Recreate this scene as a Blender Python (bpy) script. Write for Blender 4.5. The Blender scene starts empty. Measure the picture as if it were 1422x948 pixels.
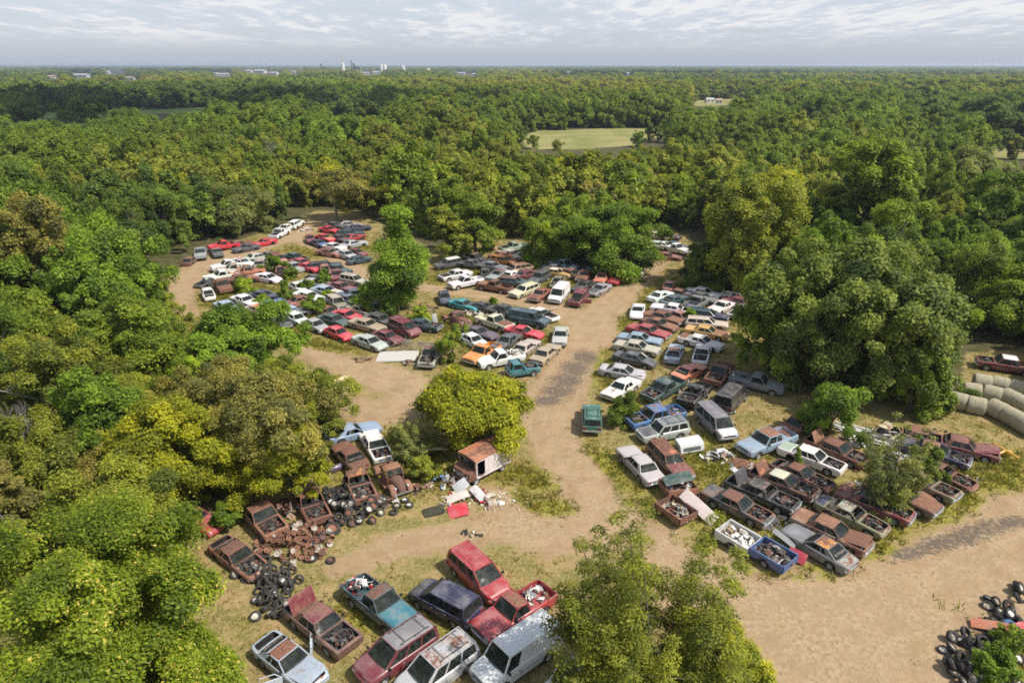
import bpy, math, random
import numpy as np
from mathutils import Vector, Matrix
R = math.radians
SC = bpy.context.scene
COL = SC.collection
# ------------------------------------------------------------------ camera, sky, sun, exposure
CAM_H, FOC, HOR = 31.0, 949.0, 90.0
PITCH = math.atan((474 - HOR) / FOC)
cam_d = bpy.data.cameras.new("camera"); cam = bpy.data.objects.new("camera", cam_d); COL.objects.link(cam)
cam.location = (0, 0, CAM_H); cam.rotation_euler = (math.pi/2 - PITCH, 0, 0)
cam_d.sensor_width = 36.0; cam_d.lens = 36.0 * FOC / 1422.0
cam_d.clip_start = 0.5; cam_d.clip_end = 90000
SC.camera = cam
SUN_EL, SUN_AZ = 53.0, 112.0          # azimuth clockwise from +Y (straight ahead)
world = bpy.data.worlds.new("World"); SC.world = world; world.use_nodes = True
def nd(nt, typ, **kw):
    n = nt.nodes.new(typ)
    for k, v in kw.items(): setattr(n, k, v)
    return n
def mathn(nt, op, a, b=None, clamp=False):
    n = nd(nt, 'ShaderNodeMath', operation=op, use_clamp=clamp)
    for i, v in enumerate((a, b)):
        if v is None: continue
        if isinstance(v, (int, float)): n.inputs[i].default_value = v
        else: nt.links.new(v, n.inputs[i])
    return n.outputs[0]
def ramp(nt, fac, lo, hi, a=0.0, b=1.0, smooth=True):
    n = nd(nt, 'ShaderNodeMapRange', clamp=True)
    if smooth: n.interpolation_type = 'SMOOTHSTEP'
    nt.links.new(fac, n.inputs[0])
    for i, v in enumerate((lo, hi, a, b)): n.inputs[i+1].default_value = v
    return n.outputs[0]
def mixc(nt, fac, a, b, mode='MIX'):
    n = nd(nt, 'ShaderNodeMix', data_type='RGBA', blend_type=mode)
    if isinstance(fac, (int, float)): n.inputs[0].default_value = fac
    else: nt.links.new(fac, n.inputs[0])
    for s, v in ((6, a), (7, b)):
        if isinstance(v, tuple): n.inputs[s].default_value = (*v[:3], 1)
        else: nt.links.new(v, n.inputs[s])
    return n.outputs[2]
def noise(nt, vec, scale, detail=4, rough=0.55):
    n = nd(nt, 'ShaderNodeTexNoise'); n.inputs['Scale'].default_value = scale
    n.inputs['Detail'].default_value = detail; n.inputs['Roughness'].default_value = rough
    if vec is not None: nt.links.new(vec, n.inputs['Vector'])
    return n.outputs['Fac']
def build_world():
    nt = world.node_tree; nt.nodes.clear()
    sky = nd(nt, 'ShaderNodeTexSky', sky_type='NISHITA', sun_disc=False)
    sky.sun_elevation = R(SUN_EL); sky.sun_rotation = R(SUN_AZ); sky.altitude = 350
    sky.air_density = 1.3; sky.dust_density = 2.2; sky.ozone_density = 1.2
    tc = nd(nt, 'ShaderNodeTexCoord'); sep = nd(nt, 'ShaderNodeSeparateXYZ'); nt.links.new(tc.outputs['Generated'], sep.inputs[0])
    z = mathn(nt, 'MAXIMUM', sep.outputs[2], 0.012)
    zz = mathn(nt, 'ADD', z, 0.06)
    cx = mathn(nt, 'DIVIDE', sep.outputs[0], zz); cy = mathn(nt, 'MULTIPLY', mathn(nt, 'DIVIDE', sep.outputs[1], zz), 0.42)
    cmb = nd(nt, 'ShaderNodeCombineXYZ'); nt.links.new(cx, cmb.inputs[0]); nt.links.new(cy, cmb.inputs[1]); cmb.inputs[2].default_value = 3.7
    big = noise(nt, cmb.outputs[0], 0.8, 5, 0.55); fine = noise(nt, cmb.outputs[0], 4.2, 7, 0.60)
    m = mathn(nt, 'ADD', mathn(nt, 'MULTIPLY', big, 0.45), mathn(nt, 'MULTIPLY', fine, 0.55))
    mask = ramp(nt, m, 0.36, 0.55)
    thin = mathn(nt, 'MULTIPLY', mathn(nt, 'MULTIPLY', mask, ramp(nt, z, 0.012, 0.045, 0.0, 0.95)), ramp(nt, z, 0.12, 0.45, 1.0, 0.35))
    puff = ramp(nt, m, 0.475, 0.585)
    cc = mixc(nt, puff, (4.55, 4.85, 5.5), (6.0, 6.0, 6.1))
    veil = mixc(nt, ramp(nt, z, 0.10, 0.42, 0.62, 0.28), sky.outputs[0], (4.05, 4.6, 5.75))
    cloudy = mixc(nt, mathn(nt, 'MULTIPLY', thin, 0.88), veil, cc)
    bg = nd(nt, 'ShaderNodeBackground'); nt.links.new(cloudy, bg.inputs[0]); bg.inputs[1].default_value = 0.125
    out = nd(nt, 'ShaderNodeOutputWorld'); nt.links.new(bg.outputs[0], out.inputs[0])
build_world()
sd = bpy.data.lights.new("sun", 'SUN'); sun = bpy.data.objects.new("sun", sd); COL.objects.link(sun)
sd.energy = 4.7; sd.angle = R(0.5); sd.color = (1.0, 0.945, 0.86)
sdir = Vector((math.sin(R(SUN_AZ))*math.cos(R(SUN_EL)), math.cos(R(SUN_AZ))*math.cos(R(SUN_EL)), math.sin(R(SUN_EL))))
sun.rotation_euler = sdir.to_track_quat('Z', 'Y').to_euler(); sun.location = (60, -10, 120)
vs = SC.view_settings; vs.view_transform = 'Standard'; vs.look = 'None'; vs.exposure = 0.26; vs.gamma = 1.0; vs.use_curve_mapping = False
SC.render.engine = 'CYCLES'
cy_ = SC.cycles; cy_.max_bounces = 6; cy_.diffuse_bounces = 4; cy_.glossy_bounces = 2; cy_.transmission_bounces = 3
cy_.transparent_max_bounces = 8; cy_.volume_bounces = 0; cy_.use_denoising = False; cy_.sample_clamp_indirect = 4.0
cy_.use_adaptive_sampling = True; cy_.adaptive_threshold = 0.015; cy_.filter_width = 1.75

# ------------------------------------------------------------------ helpers
def P(u, v, z=0.0):
    """photo pixel -> point of the horizontal plane at height z"""
    x = (u - 711) / FOC; y = (474 - v) / FOC
    dy = math.cos(PITCH) + y*math.sin(PITCH); dz = -math.sin(PITCH) + y*math.cos(PITCH)
    t = (z - CAM_H) / dz
    return Vector((x*t, dy*t, z))
def top_height(u, v, depth):
    y = (474 - v) / FOC
    dy = math.cos(PITCH) + y*math.sin(PITCH); dz = -math.sin(PITCH) + y*math.cos(PITCH)
    return CAM_H + dz/dy*depth
def heading(u, v, a, z=0.7):
    """angle in the picture (0 right, 90 up) -> heading on the ground"""
    p = P(u, v, z); q = P(u + 2*math.cos(R(a)), v - 2*math.sin(R(a)), z)
    return math.atan2(q.y - p.y, q.x - p.x)
class MB:
    """collects faces, then links them as ONE mesh object"""
    def __init__(s): s.v = []; s.f = []; s.m = []
    def face(s, pts, m=0):
        b = len(s.v); s.v += [tuple(p) for p in pts]; s.f.append(tuple(range(b, b+len(pts)))); s.m.append(m)
    def grid(s, rows, m=0, flip=False, mf=None):
        b = len(s.v); n = len(rows[0])
        for r in rows: s.v += [tuple(p) for p in r]
        for i in range(len(rows)-1):
            for j in range(n-1):
                q = (b+i*n+j, b+i*n+j+1, b+(i+1)*n+j+1, b+(i+1)*n+j)
                s.f.append(q[::-1] if flip else q); s.m.append(mf(i, j) if mf else m)
    def box(s, c, d, m=0, rz=0.0, rot=None):
        M = rot if rot is not None else Matrix.Rotation(rz, 3, 'Z')
        h = [x/2 for x in d]; pts = []
        for sx in (-1, 1):
            for sy in (-1, 1):
                for sz in (-1, 1): pts.append(Vector(c) + M @ Vector((sx*h[0], sy*h[1], sz*h[2])))
        b = len(s.v); s.v += [tuple(p) for p in pts]
        for f in ((0,1,3,2), (4,6,7,5), (0,4,5,1), (2,3,7,6), (0,2,6,4), (1,5,7,3)):
            s.f.append(tuple(b+i for i in f)); s.m.append(m)
    def hexa(s, pts, m=0):
        """8 points: quad A then quad B"""
        b = len(s.v); s.v += [tuple(p) for p in pts]
        for f in ((3,2,1,0), (4,5,6,7), (0,1,5,4), (1,2,6,5), (2,3,7,6), (3,0,4,7)):
            s.f.append(tuple(b+i for i in f)); s.m.append(m)
    def tube(s, pts, rad, n=6, m=0, cap=True):
        pts = [Vector(p) for p in pts]; rings = []
        if isinstance(rad, (int, float)): rad = [rad]*len(pts)
        for i, p in enumerate(pts):
            d = (pts[min(i+1, len(pts)-1)] - pts[max(i-1, 0)]).normalized()
            a = d.orthogonal().normalized() if i == 0 else (a - d*a.dot(d)).normalized()
            bb = d.cross(a)
            rings.append([p + (a*math.cos(2*math.pi*k/n) + bb*math.sin(2*math.pi*k/n))*rad[i] for k in range(n+1)])
        s.grid(rings, m)
        if cap: s.face(rings[0][:-1][::-1], m); s.face(rings[-1][:-1], m)
    def lathe(s, prof, n=20, m=0, axis='Y', c=(0, 0, 0), mf=None):
        rows = []
        for (r, h) in prof:
            row = []
            for k in range(n+1):
                a = 2*math.pi*k/n
                if axis == 'Y': row.append((c[0]+r*math.cos(a), c[1]+h, c[2]+r*math.sin(a)))
                elif axis == 'X': row.append((c[0]+h, c[1]+r*math.cos(a), c[2]+r*math.sin(a)))
                else: row.append((c[0]+r*math.cos(a), c[1]+r*math.sin(a), c[2]+h))
            rows.append(row)
        s.grid(rows, m, mf=mf)
    def mesh(s, name, mats, smooth=35):
        me = bpy.data.meshes.new(name); me.from_pydata(s.v, [], s.f)
        for x in (mats if isinstance(mats, (list, tuple)) else [mats]): me.materials.append(x)
        me.polygons.foreach_set('material_index', s.m)
        import bmesh
        bm = bmesh.new(); bm.from_mesh(me); bmesh.ops.remove_doubles(bm, verts=bm.verts, dist=0.0006)
        bm.to_mesh(me); bm.free()
        if smooth:
            me.polygons.foreach_set('use_smooth', [True]*len(me.polygons)); me.set_sharp_from_angle(angle=R(smooth))
        me.update(); return me
    def build(s, name, mats, parent=None, smooth=35): return link(name, s.mesh(name, mats, smooth), parent)
def link(name, data, parent=None, loc=None, rot=None):
    o = bpy.data.objects.new(name, data); COL.objects.link(o)
    if parent is not None: o.parent = parent
    if loc is not None: o.location = loc
    if rot is not None: o.rotation_euler = rot
    return o
def tag(o, label=None, cat=None, group=None, kind=None):
    if label: o['label'] = label
    if cat: o['category'] = cat
    if group: o['group'] = group
    if kind: o['kind'] = kind
    return o
def copy_tree(o, parent=None):
    c = o.copy(); COL.objects.link(c); c.parent = parent
    for ch in KIDS.get(o.name, ()): copy_tree(ch, c)
    return c
KIDS = {}
def quads_mesh(name, V, mats, attr=None, smooth=False, nrm=None):
    """V: (n,4,3) float array of separate quads"""
    n = len(V); me = bpy.data.meshes.new(name)
    me.vertices.add(n*4); me.vertices.foreach_set('co', np.ascontiguousarray(V, dtype=np.float32).ravel())
    me.loops.add(n*4); me.loops.foreach_set('vertex_index', np.arange(n*4, dtype=np.int32))
    me.polygons.add(n); me.polygons.foreach_set('loop_start', np.arange(0, n*4, 4, dtype=np.int32))
    try: me.polygons.foreach_set('loop_total', np.full(n, 4, dtype=np.int32))
    except Exception: pass
    for x in (mats if isinstance(mats, (list, tuple)) else [mats]): me.materials.append(x)
    if attr is not None:
        a = me.attributes.new('var', 'FLOAT', 'POINT'); a.data.foreach_set('value', np.repeat(attr.astype(np.float32), 4))
    me.update(calc_edges=True); return me
# ------------------------------------------------------------------ materials
def mat(name):
    m = bpy.data.materials.new(name); m.use_nodes = True; nt = m.node_tree; nt.nodes.clear()
    b = nd(nt, 'ShaderNodeBsdfPrincipled'); o = nd(nt, 'ShaderNodeOutputMaterial'); nt.links.new(b.outputs[0], o.inputs[0])
    return m, nt, b, o
def setv(b, **kw):
    for k, v in kw.items():
        k = {'base': 'Base Color', 'rough': 'Roughness', 'metal': 'Metallic', 'spec': 'Specular IOR Level', 'coat': 'Coat Weight', 'sub': 'Subsurface Weight'}[k]
        b.inputs[k].default_value = (*v, 1) if isinstance(v, tuple) else v
def simple(name, col, rough=0.7, metal=0.0, var=0.25, scale=3.0, spec=0.4):
    m, nt, b, o = mat(name); tc = nd(nt, 'ShaderNodeTexCoord'); oi = nd(nt, 'ShaderNodeObjectInfo')
    va = nd(nt, 'ShaderNodeVectorMath', operation='MULTIPLY_ADD'); nt.links.new(tc.outputs['Object'], va.inputs[0]); va.inputs[1].default_value = (1, 1, 1)
    sc = nd(nt, 'ShaderNodeCombineXYZ'); nt.links.new(mathn(nt, 'MULTIPLY', oi.outputs['Random'], 50.0), sc.inputs[0]); nt.links.new(sc.outputs[0], va.inputs[2])
    f = noise(nt, va.outputs[0], scale, 6)
    lo = tuple(c*(1-var) for c in col); hi = tuple(min(1, c*(1+var)) for c in col)
    nt.links.new(mixc(nt, ramp(nt, f, 0.3, 0.7), lo, hi), b.inputs['Base Color']); setv(b, rough=rough, metal=metal, spec=spec)
    return m
def paint_material():
    m, nt, b, o = mat('weathered_paint')
    tc = nd(nt, 'ShaderNodeTexCoord'); oi = nd(nt, 'ShaderNodeObjectInfo'); geo = nd(nt, 'ShaderNodeNewGeometry')
    sep = nd(nt, 'ShaderNodeSeparateXYZ'); nt.links.new(geo.outputs['Normal'], sep.inputs[0])
    up = ramp(nt, sep.outputs[2], 0.3, 0.95)
    ofs = nd(nt, 'ShaderNodeCombineXYZ'); r50 = mathn(nt, 'MULTIPLY', oi.outputs['Random'], 71.0); nt.links.new(r50, ofs.inputs[0]); nt.links.new(r50, ofs.inputs[1])
    va = nd(nt, 'ShaderNodeVectorMath', operation='ADD'); nt.links.new(tc.outputs['Object'], va.inputs[0]); nt.links.new(ofs.outputs[0], va.inputs[1])
    n1 = noise(nt, va.outputs[0], 1.1, 8, 0.62); n2 = noise(nt, va.outputs[0], 7.0, 6, 0.65); n3 = noise(nt, va.outputs[0], 22.0, 3, 0.6)
    rn = mathn(nt, 'ADD', mathn(nt, 'MULTIPLY', n1, 0.72), mathn(nt, 'MULTIPLY', n2, 0.28))
    # rust amount = alpha of the object's colour; roofs and hoods (weather side) rust first
    amt = mathn(nt, 'ADD', oi.outputs['Alpha'], mathn(nt, 'MULTIPLY', up, mathn(nt, 'MULTIPLY', oi.outputs['Alpha'], 0.22)))
    thr = mathn(nt, 'SUBTRACT', 0.78, mathn(nt, 'MULTIPLY', amt, 0.56))
    d = mathn(nt, 'SUBTRACT', rn, thr)
    rust = ramp(nt, d, -0.015, 0.045)
    halo = ramp(nt, d, -0.10, 0.01)
    rustc = mixc(nt, ramp(nt, n2, 0.3, 0.7), (0.10, 0.046, 0.032), (0.235, 0.105, 0.066))
    hue = mathn(nt, 'FRACT', mathn(nt, 'MULTIPLY', oi.outputs['Random'], 13.7))
    rustc = mixc(nt, ramp(nt, hue, 0.35, 1.0, 0, 0.75), rustc, mixc(nt, ramp(nt, n2, 0.3, 0.7), (0.17, 0.085, 0.05), (0.36, 0.185, 0.105)))
    rustc = mixc(nt, ramp(nt, hue, 0.30, 0.0, 0, 0.7), rustc, mixc(nt, ramp(nt, n2, 0.3, 0.7), (0.075, 0.042, 0.034), (0.16, 0.095, 0.075)))
    rustc = mixc(nt, ramp(nt, n3, 0.5, 0.8, 0, 0.5), rustc, (0.33, 0.165, 0.095))
    # sun-faded, chalky film on weathered panels
    fade = mathn(nt, 'MULTIPLY', ramp(nt, n1, 0.35, 0.75, 0.02, 0.30), ramp(nt, up, 0, 1, 0.35, 1.0))
    base = mixc(nt, fade, oi.outputs['Color'], (0.55, 0.53, 0.50))
    base = mixc(nt, mathn(nt, 'MULTIPLY', halo, 0.45), base, (0.27, 0.15, 0.09))
    dirt = mathn(nt, 'MULTIPLY', ramp(nt, n2, 0.40, 0.72), 0.30)
    base = mixc(nt, dirt, base, (0.17, 0.13, 0.09))
    col = mixc(nt, rust, base, rustc)
    nt.links.new(col, b.inputs['Base Color'])
    nt.links.new(ramp(nt, mathn(nt, 'ADD', rust, mathn(nt, 'MULTIPLY', n2, 0.5)), 0.1, 1.2, 0.30, 0.85), b.inputs['Roughness'])
    nt.links.new(mathn(nt, 'MULTIPLY', mathn(nt, 'SUBTRACT', 1.0, rust), 0.14), b.inputs['Coat Weight']); b.inputs['Coat Roughness'].default_value = 0.2
    bp = nd(nt, 'ShaderNodeBump'); bp.inputs['Strength'].default_value = 0.35; bp.inputs['Distance'].default_value = 0.03
    nt.links.new(mathn(nt, 'ADD', mathn(nt, 'MULTIPLY', n1, 1.0), mathn(nt, 'MULTIPLY', mathn(nt, 'MULTIPLY', rust, n3), 0.25)), bp.inputs['Height']); nt.links.new(bp.outputs[0], b.inputs['Normal'])
    return m
def glass_material():
    m, nt, b, o = mat('dusty_glass')
    tc = nd(nt, 'ShaderNodeTexCoord'); n1 = noise(nt, tc.outputs['Object'], 3.0, 6, 0.65)
    dust = ramp(nt, n1, 0.35, 0.85, 0.05, 0.24)
    nt.links.new(mixc(nt, dust, (0.014, 0.021, 0.019), (0.26, 0.28, 0.24)), b.inputs['Base Color'])
    nt.links.new(ramp(nt, n1, 0.4, 0.8, 0.03, 0.10), b.inputs['Roughness']); setv(b, spec=0.6)
    tr = nd(nt, 'ShaderNodeBsdfTransparent'); tr.inputs[0].default_value = (0.72, 0.80, 0.76, 1)
    mx = nd(nt, 'ShaderNodeMixShader'); mx.inputs[0].default_value = 0.5
    nt.links.new(mathn(nt, 'SUBTRACT', 0.62, dust), mx.inputs[0])
    nt.links.new(b.outputs[0], mx.inputs[1]); nt.links.new(tr.outputs[0], mx.inputs[2]); nt.links.new(mx.outputs[0], o.inputs[0])
    return m
def leaf_material(far=False):
    m, nt, b, o = mat('far_foliage' if far else 'foliage')
    oi = nd(nt, 'ShaderNodeObjectInfo'); at = nd(nt, 'ShaderNodeAttribute', attribute_name='var')
    v = at.outputs['Fac']
    OC = nd(nt, 'ShaderNodeAttribute', attribute_name='tint', attribute_type='INSTANCER').outputs['Color'] if far else oi.outputs['Color']
    dk = mixc(nt, 1.0, OC, (0.62, 0.68, 0.62) if far else (0.42, 0.52, 0.50), 'MULTIPLY')
    lt = mixc(nt, 1.0, OC, (1.42, 1.40, 0.95) if far else (1.62, 1.60, 0.9), 'MULTIPLY')
    c = mixc(nt, ramp(nt, v, 0.05, 0.95, 0, 1, False), dk, lt)
    yel = ramp(nt, v, 0.97, 0.99)                       # a few leaves already turned yellow
    if not far: c = mixc(nt, mathn(nt, 'MULTIPLY', yel, oi.outputs['Alpha']), c, (0.62, 0.50, 0.10))
    nt.links.new(c, b.inputs['Base Color']); setv(b, rough=0.55, spec=0.25)
    tl = nd(nt, 'ShaderNodeBsdfTranslucent'); nt.links.new(mixc(nt, 1.0, c, (1.25, 1.3, 0.6), 'MULTIPLY'), tl.inputs[0])
    mx = nd(nt, 'ShaderNodeMixShader'); mx.inputs[0].default_value = 0.40
    nt.links.new(b.outputs[0], mx.inputs[1]); nt.links.new(tl.outputs[0], mx.inputs[2]); nt.links.new(mx.outputs[0], o.inputs[0])
    return m
PAINT = paint_material(); GLASS = glass_material(); LEAF = leaf_material(); LEAF_FAR = leaf_material(True)
BARK = simple('bark', (0.10, 0.085, 0.07), 0.9, 0, 0.4, 4); BAREWOOD = simple('bare_branches', (0.20, 0.18, 0.155), 0.9, 0, 0.3, 5)
DARK = simple('dark_interior', (0.022, 0.021, 0.02), 0.85, 0, 0.5, 4); TYRE = simple('tyre_rubber', (0.046, 0.043, 0.039), 0.9, 0, 0.55, 3.5, 0.2)
CHROME = simple('dull_chrome', (0.42, 0.42, 0.42), 0.38, 0.6, 0.4, 5); STEEL = simple('steel_rim', (0.34, 0.33, 0.31), 0.5, 0.3, 0.4, 8)
RUSTM = simple('rusty_iron', (0.15, 0.065, 0.04), 0.85, 0, 0.55, 7); LAMP = simple('lamp_lens', (0.45, 0.45, 0.43), 0.2, 0, 0.2, 5)
REDL = simple('red_lens', (0.22, 0.012, 0.012), 0.25, 0, 0.2, 5); SEAT = simple('seat_fabric', (0.11, 0.095, 0.08), 0.9, 0, 0.5, 4)
JUNKM = simple('engine_grime', (0.06, 0.055, 0.05), 0.7, 0.1, 0.6, 9); ALU = simple('aluminium', (0.38, 0.38, 0.37), 0.45, 0.4, 0.35, 5)
WHITEP = simple('white_scrap', (0.62, 0.61, 0.58), 0.6, 0, 0.2, 3); HAY = None
# ------------------------------------------------------------------ ground, roads, fields
ROADS = [
 [(912,366,4),(885,395,5.5),(845,428,7.5),(815,470,8),(790,520,8),(762,565,6.5),(785,620,7),(822,680,7.5),(880,735,8),(960,785,9),(1060,832,12),(1180,842,13),(1290,805,11),(1380,750,9),(1422,722,9),(1500,680,9)],
 [(960,800,9),(1100,900,13),(1200,980,16),(1290,1060,16)],
 [(1120,850,10),(1230,900,12),(1330,860,6),(1440,800,5)],
 [(420,484,3.5),(470,502,5),(530,522,6.5),(600,548,6),(680,580,5),(770,588,6)],
 [(470,560,4),(530,575,7),(580,560,6)],
 [(252,440,5),(246,405,6),(268,376,6.2),(312,357,6),(362,343,5.8),(412,326,6),(440,308,4),(470,304,4)],
 [(405,330,4),(450,351,4),(492,373,4),(545,393,4),(620,403,4.2),(690,412,4.2),(760,425,5),(812,446,7)],
 [(470,790,2.5),(560,754,4.5),(660,737,5),(740,728,5.5),(815,725,7)],
 [(690,690,4),(740,735,6),(800,745,6)],
 [(690,345,3),(735,352,3.5)], [(300,350,2.5),(330,345,2.5)],
]
def seg_dist(X, Y, pl):
    best = np.full(X.shape, 9.0)
    for a, b in zip(pl[:-1], pl[1:]):
        pa, pb = P(a[0], a[1]), P(b[0], b[1]); dx, dy = pb.x-pa.x, pb.y-pa.y; L2 = dx*dx+dy*dy+1e-9
        t = np.clip(((X-pa.x)*dx+(Y-pa.y)*dy)/L2, 0, 1)
        d = np.hypot(X-pa.x-t*dx, Y-pa.y-t*dy) / ((a[2]+(b[2]-a[2])*t)*0.5)
        best = np.minimum(best, d)
    return best
SOFT = {7: .42, 8: .35, 4: .3, 10: .3, 9: .2}
def px_blob(X, Y, lst):
    s = np.zeros(X.shape)
    for (u, v, rx, ry, ang) in lst:
        p = P(u, v); c, n = math.cos(R(ang)), math.sin(R(ang))
        a = ((X-p.x)*c+(Y-p.y)*n)/rx; b = (-(X-p.x)*n+(Y-p.y)*c)/ry
        s = np.maximum(s, np.clip(1.35-np.sqrt(a*a+b*b), 0, 1))
    return s
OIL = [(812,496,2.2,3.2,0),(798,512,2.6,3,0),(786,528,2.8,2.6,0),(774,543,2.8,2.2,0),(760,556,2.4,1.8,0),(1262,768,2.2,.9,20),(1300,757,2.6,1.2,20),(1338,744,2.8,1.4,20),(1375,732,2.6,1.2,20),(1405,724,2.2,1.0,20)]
WEED = [(835,640,1.6,8,25),(880,700,1.8,5,40),(960,765,4,2.2,-35),(1050,795,5,1.6,-15),(1140,795,5,1.8,10),(1225,755,5,2.2,40),(1300,700,6,3.5,25),(1390,660,6,4,10),(1050,700,9,7,0),(980,640,5,5,0),(850,520,3,9,10),(880,460,2,8,10),
        (720,660,2,5,60),(760,700,2,3,60),(420,440,12,8,0),(330,410,6,6,0),(700,480,7,6,0),(620,450,6,4,0),(440,480,6,2,-20),(520,850,3,2,0),(600,900,3,2,0),(560,640,6,6,0),(1350,640,8,3,-20),(950,420,8,10,0),(1380,880,3,6,40),(700,385,16,5,0),(460,345,8,6,0)]
def road_dist(X, Y):
    d = np.full(X.shape, 9.0)
    for k, pl in enumerate(ROADS): d = np.minimum(d, seg_dist(X, Y, pl)*(1-.3*(k in SOFT))+SOFT.get(k, 0))
    return d*1.10+0.55*px_blob(X, Y, WEED)
def rut_field(X, Y):
    s = np.zeros(X.shape)
    for k, pl in enumerate(ROADS):
        for a, b in zip(pl[:-1], pl[1:]):
            pa, pb = P(a[0], a[1]), P(b[0], b[1]); dx, dy = pb.x-pa.x, pb.y-pa.y; L2 = dx*dx+dy*dy+1e-9
            t = np.clip(((X-pa.x)*dx+(Y-pa.y)*dy)/L2, 0, 1); d = np.hypot(X-pa.x-t*dx, Y-pa.y-t*dy)+.35*np.sin(X*.23+Y*.19)
            for c in ((.75,) if a[2] < 5 else (.75, 2.3) if a[2] < 9.5 else (.8, 2.6, 4.4)): s = np.maximum(s, np.exp(-((d-c)/.26)**2))
    return s
def dense_axis(lo, hi, step, far_lo, far_hi):
    a = list(np.arange(lo, hi+1e-6, step)); s = step; x = hi
    while x < far_hi: s *= 1.25; x += s; a.append(x)
    s = step; x = lo; pre = []
    while x > far_lo: s *= 1.25; x -= s; pre.append(x)
    return np.array(pre[::-1]+a)
gx = dense_axis(-110, 110, 0.5, -42000, 42000); gy = dense_axis(16, 190, 0.5, -9000, 60000)
GX, GY = np.meshgrid(gx, gy)
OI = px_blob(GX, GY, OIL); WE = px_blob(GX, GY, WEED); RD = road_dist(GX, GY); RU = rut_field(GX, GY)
def ground_material():
    m, nt, b, o = mat('ground_soil_and_grass')
    geo = nd(nt, 'ShaderNodeNewGeometry'); pos = geo.outputs['Position']
    A = lambda n: nd(nt, 'ShaderNodeAttribute', attribute_name=n).outputs['Fac']
    nb = noise(nt, pos, 0.09, 5); nm = noise(nt, pos, 0.55, 6, 0.6); nf = noise(nt, pos, 3.2, 6, 0.65); ng = noise(nt, pos, 14.0, 3, 0.6)
    grass = mixc(nt, ramp(nt, nm, 0.35, 0.62), (0.315, 0.225, 0.100), (0.165, 0.155, 0.042))
    grass = mixc(nt, ramp(nt, nf, 0.42, 0.70, 0, 0.75), grass, (0.385, 0.290, 0.145))
    grass = mixc(nt, ramp(nt, ng, 0.55, 0.75, 0, 0.6), grass, (0.075, 0.07, 0.028))
    weed = mixc(nt, ramp(nt, nf, 0.35, 0.62), (0.125, 0.135, 0.026), (0.30, 0.255, 0.040))
    wm = mathn(nt, 'MULTIPLY', A('weed'), ramp(nt, nm, 0.30, 0.55, 0.25, 1.0))
    grass = mixc(nt, wm, grass, weed)
    dirt = mixc(nt, ramp(nt, nm, 0.3, 0.7), (0.275, 0.182, 0.097), (0.375, 0.260, 0.143))
    dirt = mixc(nt, ramp(nt, nf, 0.50, 0.75, 0, 0.55), dirt, (0.42, 0.315, 0.19))
    dirt = mixc(nt, ramp(nt, ng, 0.58, 0.78, 0, 0.6), dirt, (0.20, 0.15, 0.095))
    dd = mathn(nt, 'ADD', A('road'), mathn(nt, 'MULTIPLY', mathn(nt, 'SUBTRACT', nm, 0.5), 1.3))
    dd = mathn(nt, 'ADD', dd, mathn(nt, 'MULTIPLY', mathn(nt, 'SUBTRACT', nf, 0.5), 0.7))
    rm = ramp(nt, dd, 0.78, 1.22, 1.0, 0.0)
    # bare patches in the yard
    bare = ramp(nt, nb, 0.54, 0.72, 0, 0.5); bare = mathn(nt, 'MULTIPLY', bare, mathn(nt, 'SUBTRACT', 1.0, A('weed'), True))
    col = mixc(nt, mathn(nt, 'MAXIMUM', rm, bare), grass, dirt)
    # ruts: two wheel tracks a little paler, a strip of dry weeds along the crown
    ridge = mathn(nt, 'MULTIPLY', ramp(nt, dd, 0.0, 0.35, 0.45, 0.0), ramp(nt, nf, 0.40, 0.60))
    col = mixc(nt, ridge, col, (0.30, 0.225, 0.125))
    dirtn = noise(nt, pos, 0.23, 6, .6)
    col = mixc(nt, mathn(nt, 'MULTIPLY', mathn(nt, 'MULTIPLY', ramp(nt, dirtn, .50, .66, 0, .75), ramp(nt, nf, .42, .58)), rm), col, (0.255, 0.195, 0.085))
    col = mixc(nt, mathn(nt, 'MULTIPLY', ramp(nt, dirtn, .46, .30, 0, .45), rm), col, (0.22, 0.155, 0.095))
    rt = mathn(nt, 'MULTIPLY', mathn(nt, 'MULTIPLY', A('rut'), rm), ramp(nt, nm, .3, .6, .45, .95))
    col = mixc(nt, rt, col, (0.395, 0.288, 0.172)); col = mixc(nt, mathn(nt, 'MULTIPLY', rt, ramp(nt, nf, .42, .66, 0, .85)), col, (0.195, 0.135, 0.082))
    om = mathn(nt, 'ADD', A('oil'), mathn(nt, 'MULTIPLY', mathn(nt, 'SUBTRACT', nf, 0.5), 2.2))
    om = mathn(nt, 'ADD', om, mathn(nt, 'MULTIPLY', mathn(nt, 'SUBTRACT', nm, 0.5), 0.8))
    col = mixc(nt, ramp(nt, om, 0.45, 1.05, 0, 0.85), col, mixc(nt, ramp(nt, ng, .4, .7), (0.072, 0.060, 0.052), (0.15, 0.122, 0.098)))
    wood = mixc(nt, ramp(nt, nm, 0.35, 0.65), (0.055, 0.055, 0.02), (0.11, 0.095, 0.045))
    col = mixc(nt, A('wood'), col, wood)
    nt.links.new(col, b.inputs['Base Color']); setv(b, rough=0.95, spec=0.15)
    peb = nd(nt, 'ShaderNodeTexVoronoi'); peb.inputs['Scale'].default_value = 4.5; nt.links.new(pos, peb.inputs['Vector'])
    stone = mathn(nt, 'MULTIPLY', ramp(nt, peb.outputs['Distance'], .16, .10), ramp(nt, nm, .5, .62))
    col = mixc(nt, mathn(nt, 'MULTIPLY', stone, .7), col, (0.50, 0.46, 0.38)); nt.links.new(col, b.inputs['Base Color'])
    bp = nd(nt, 'ShaderNodeBump'); bp.inputs['Strength'].default_value = 0.6; bp.inputs['Distance'].default_value = 0.12
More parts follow.
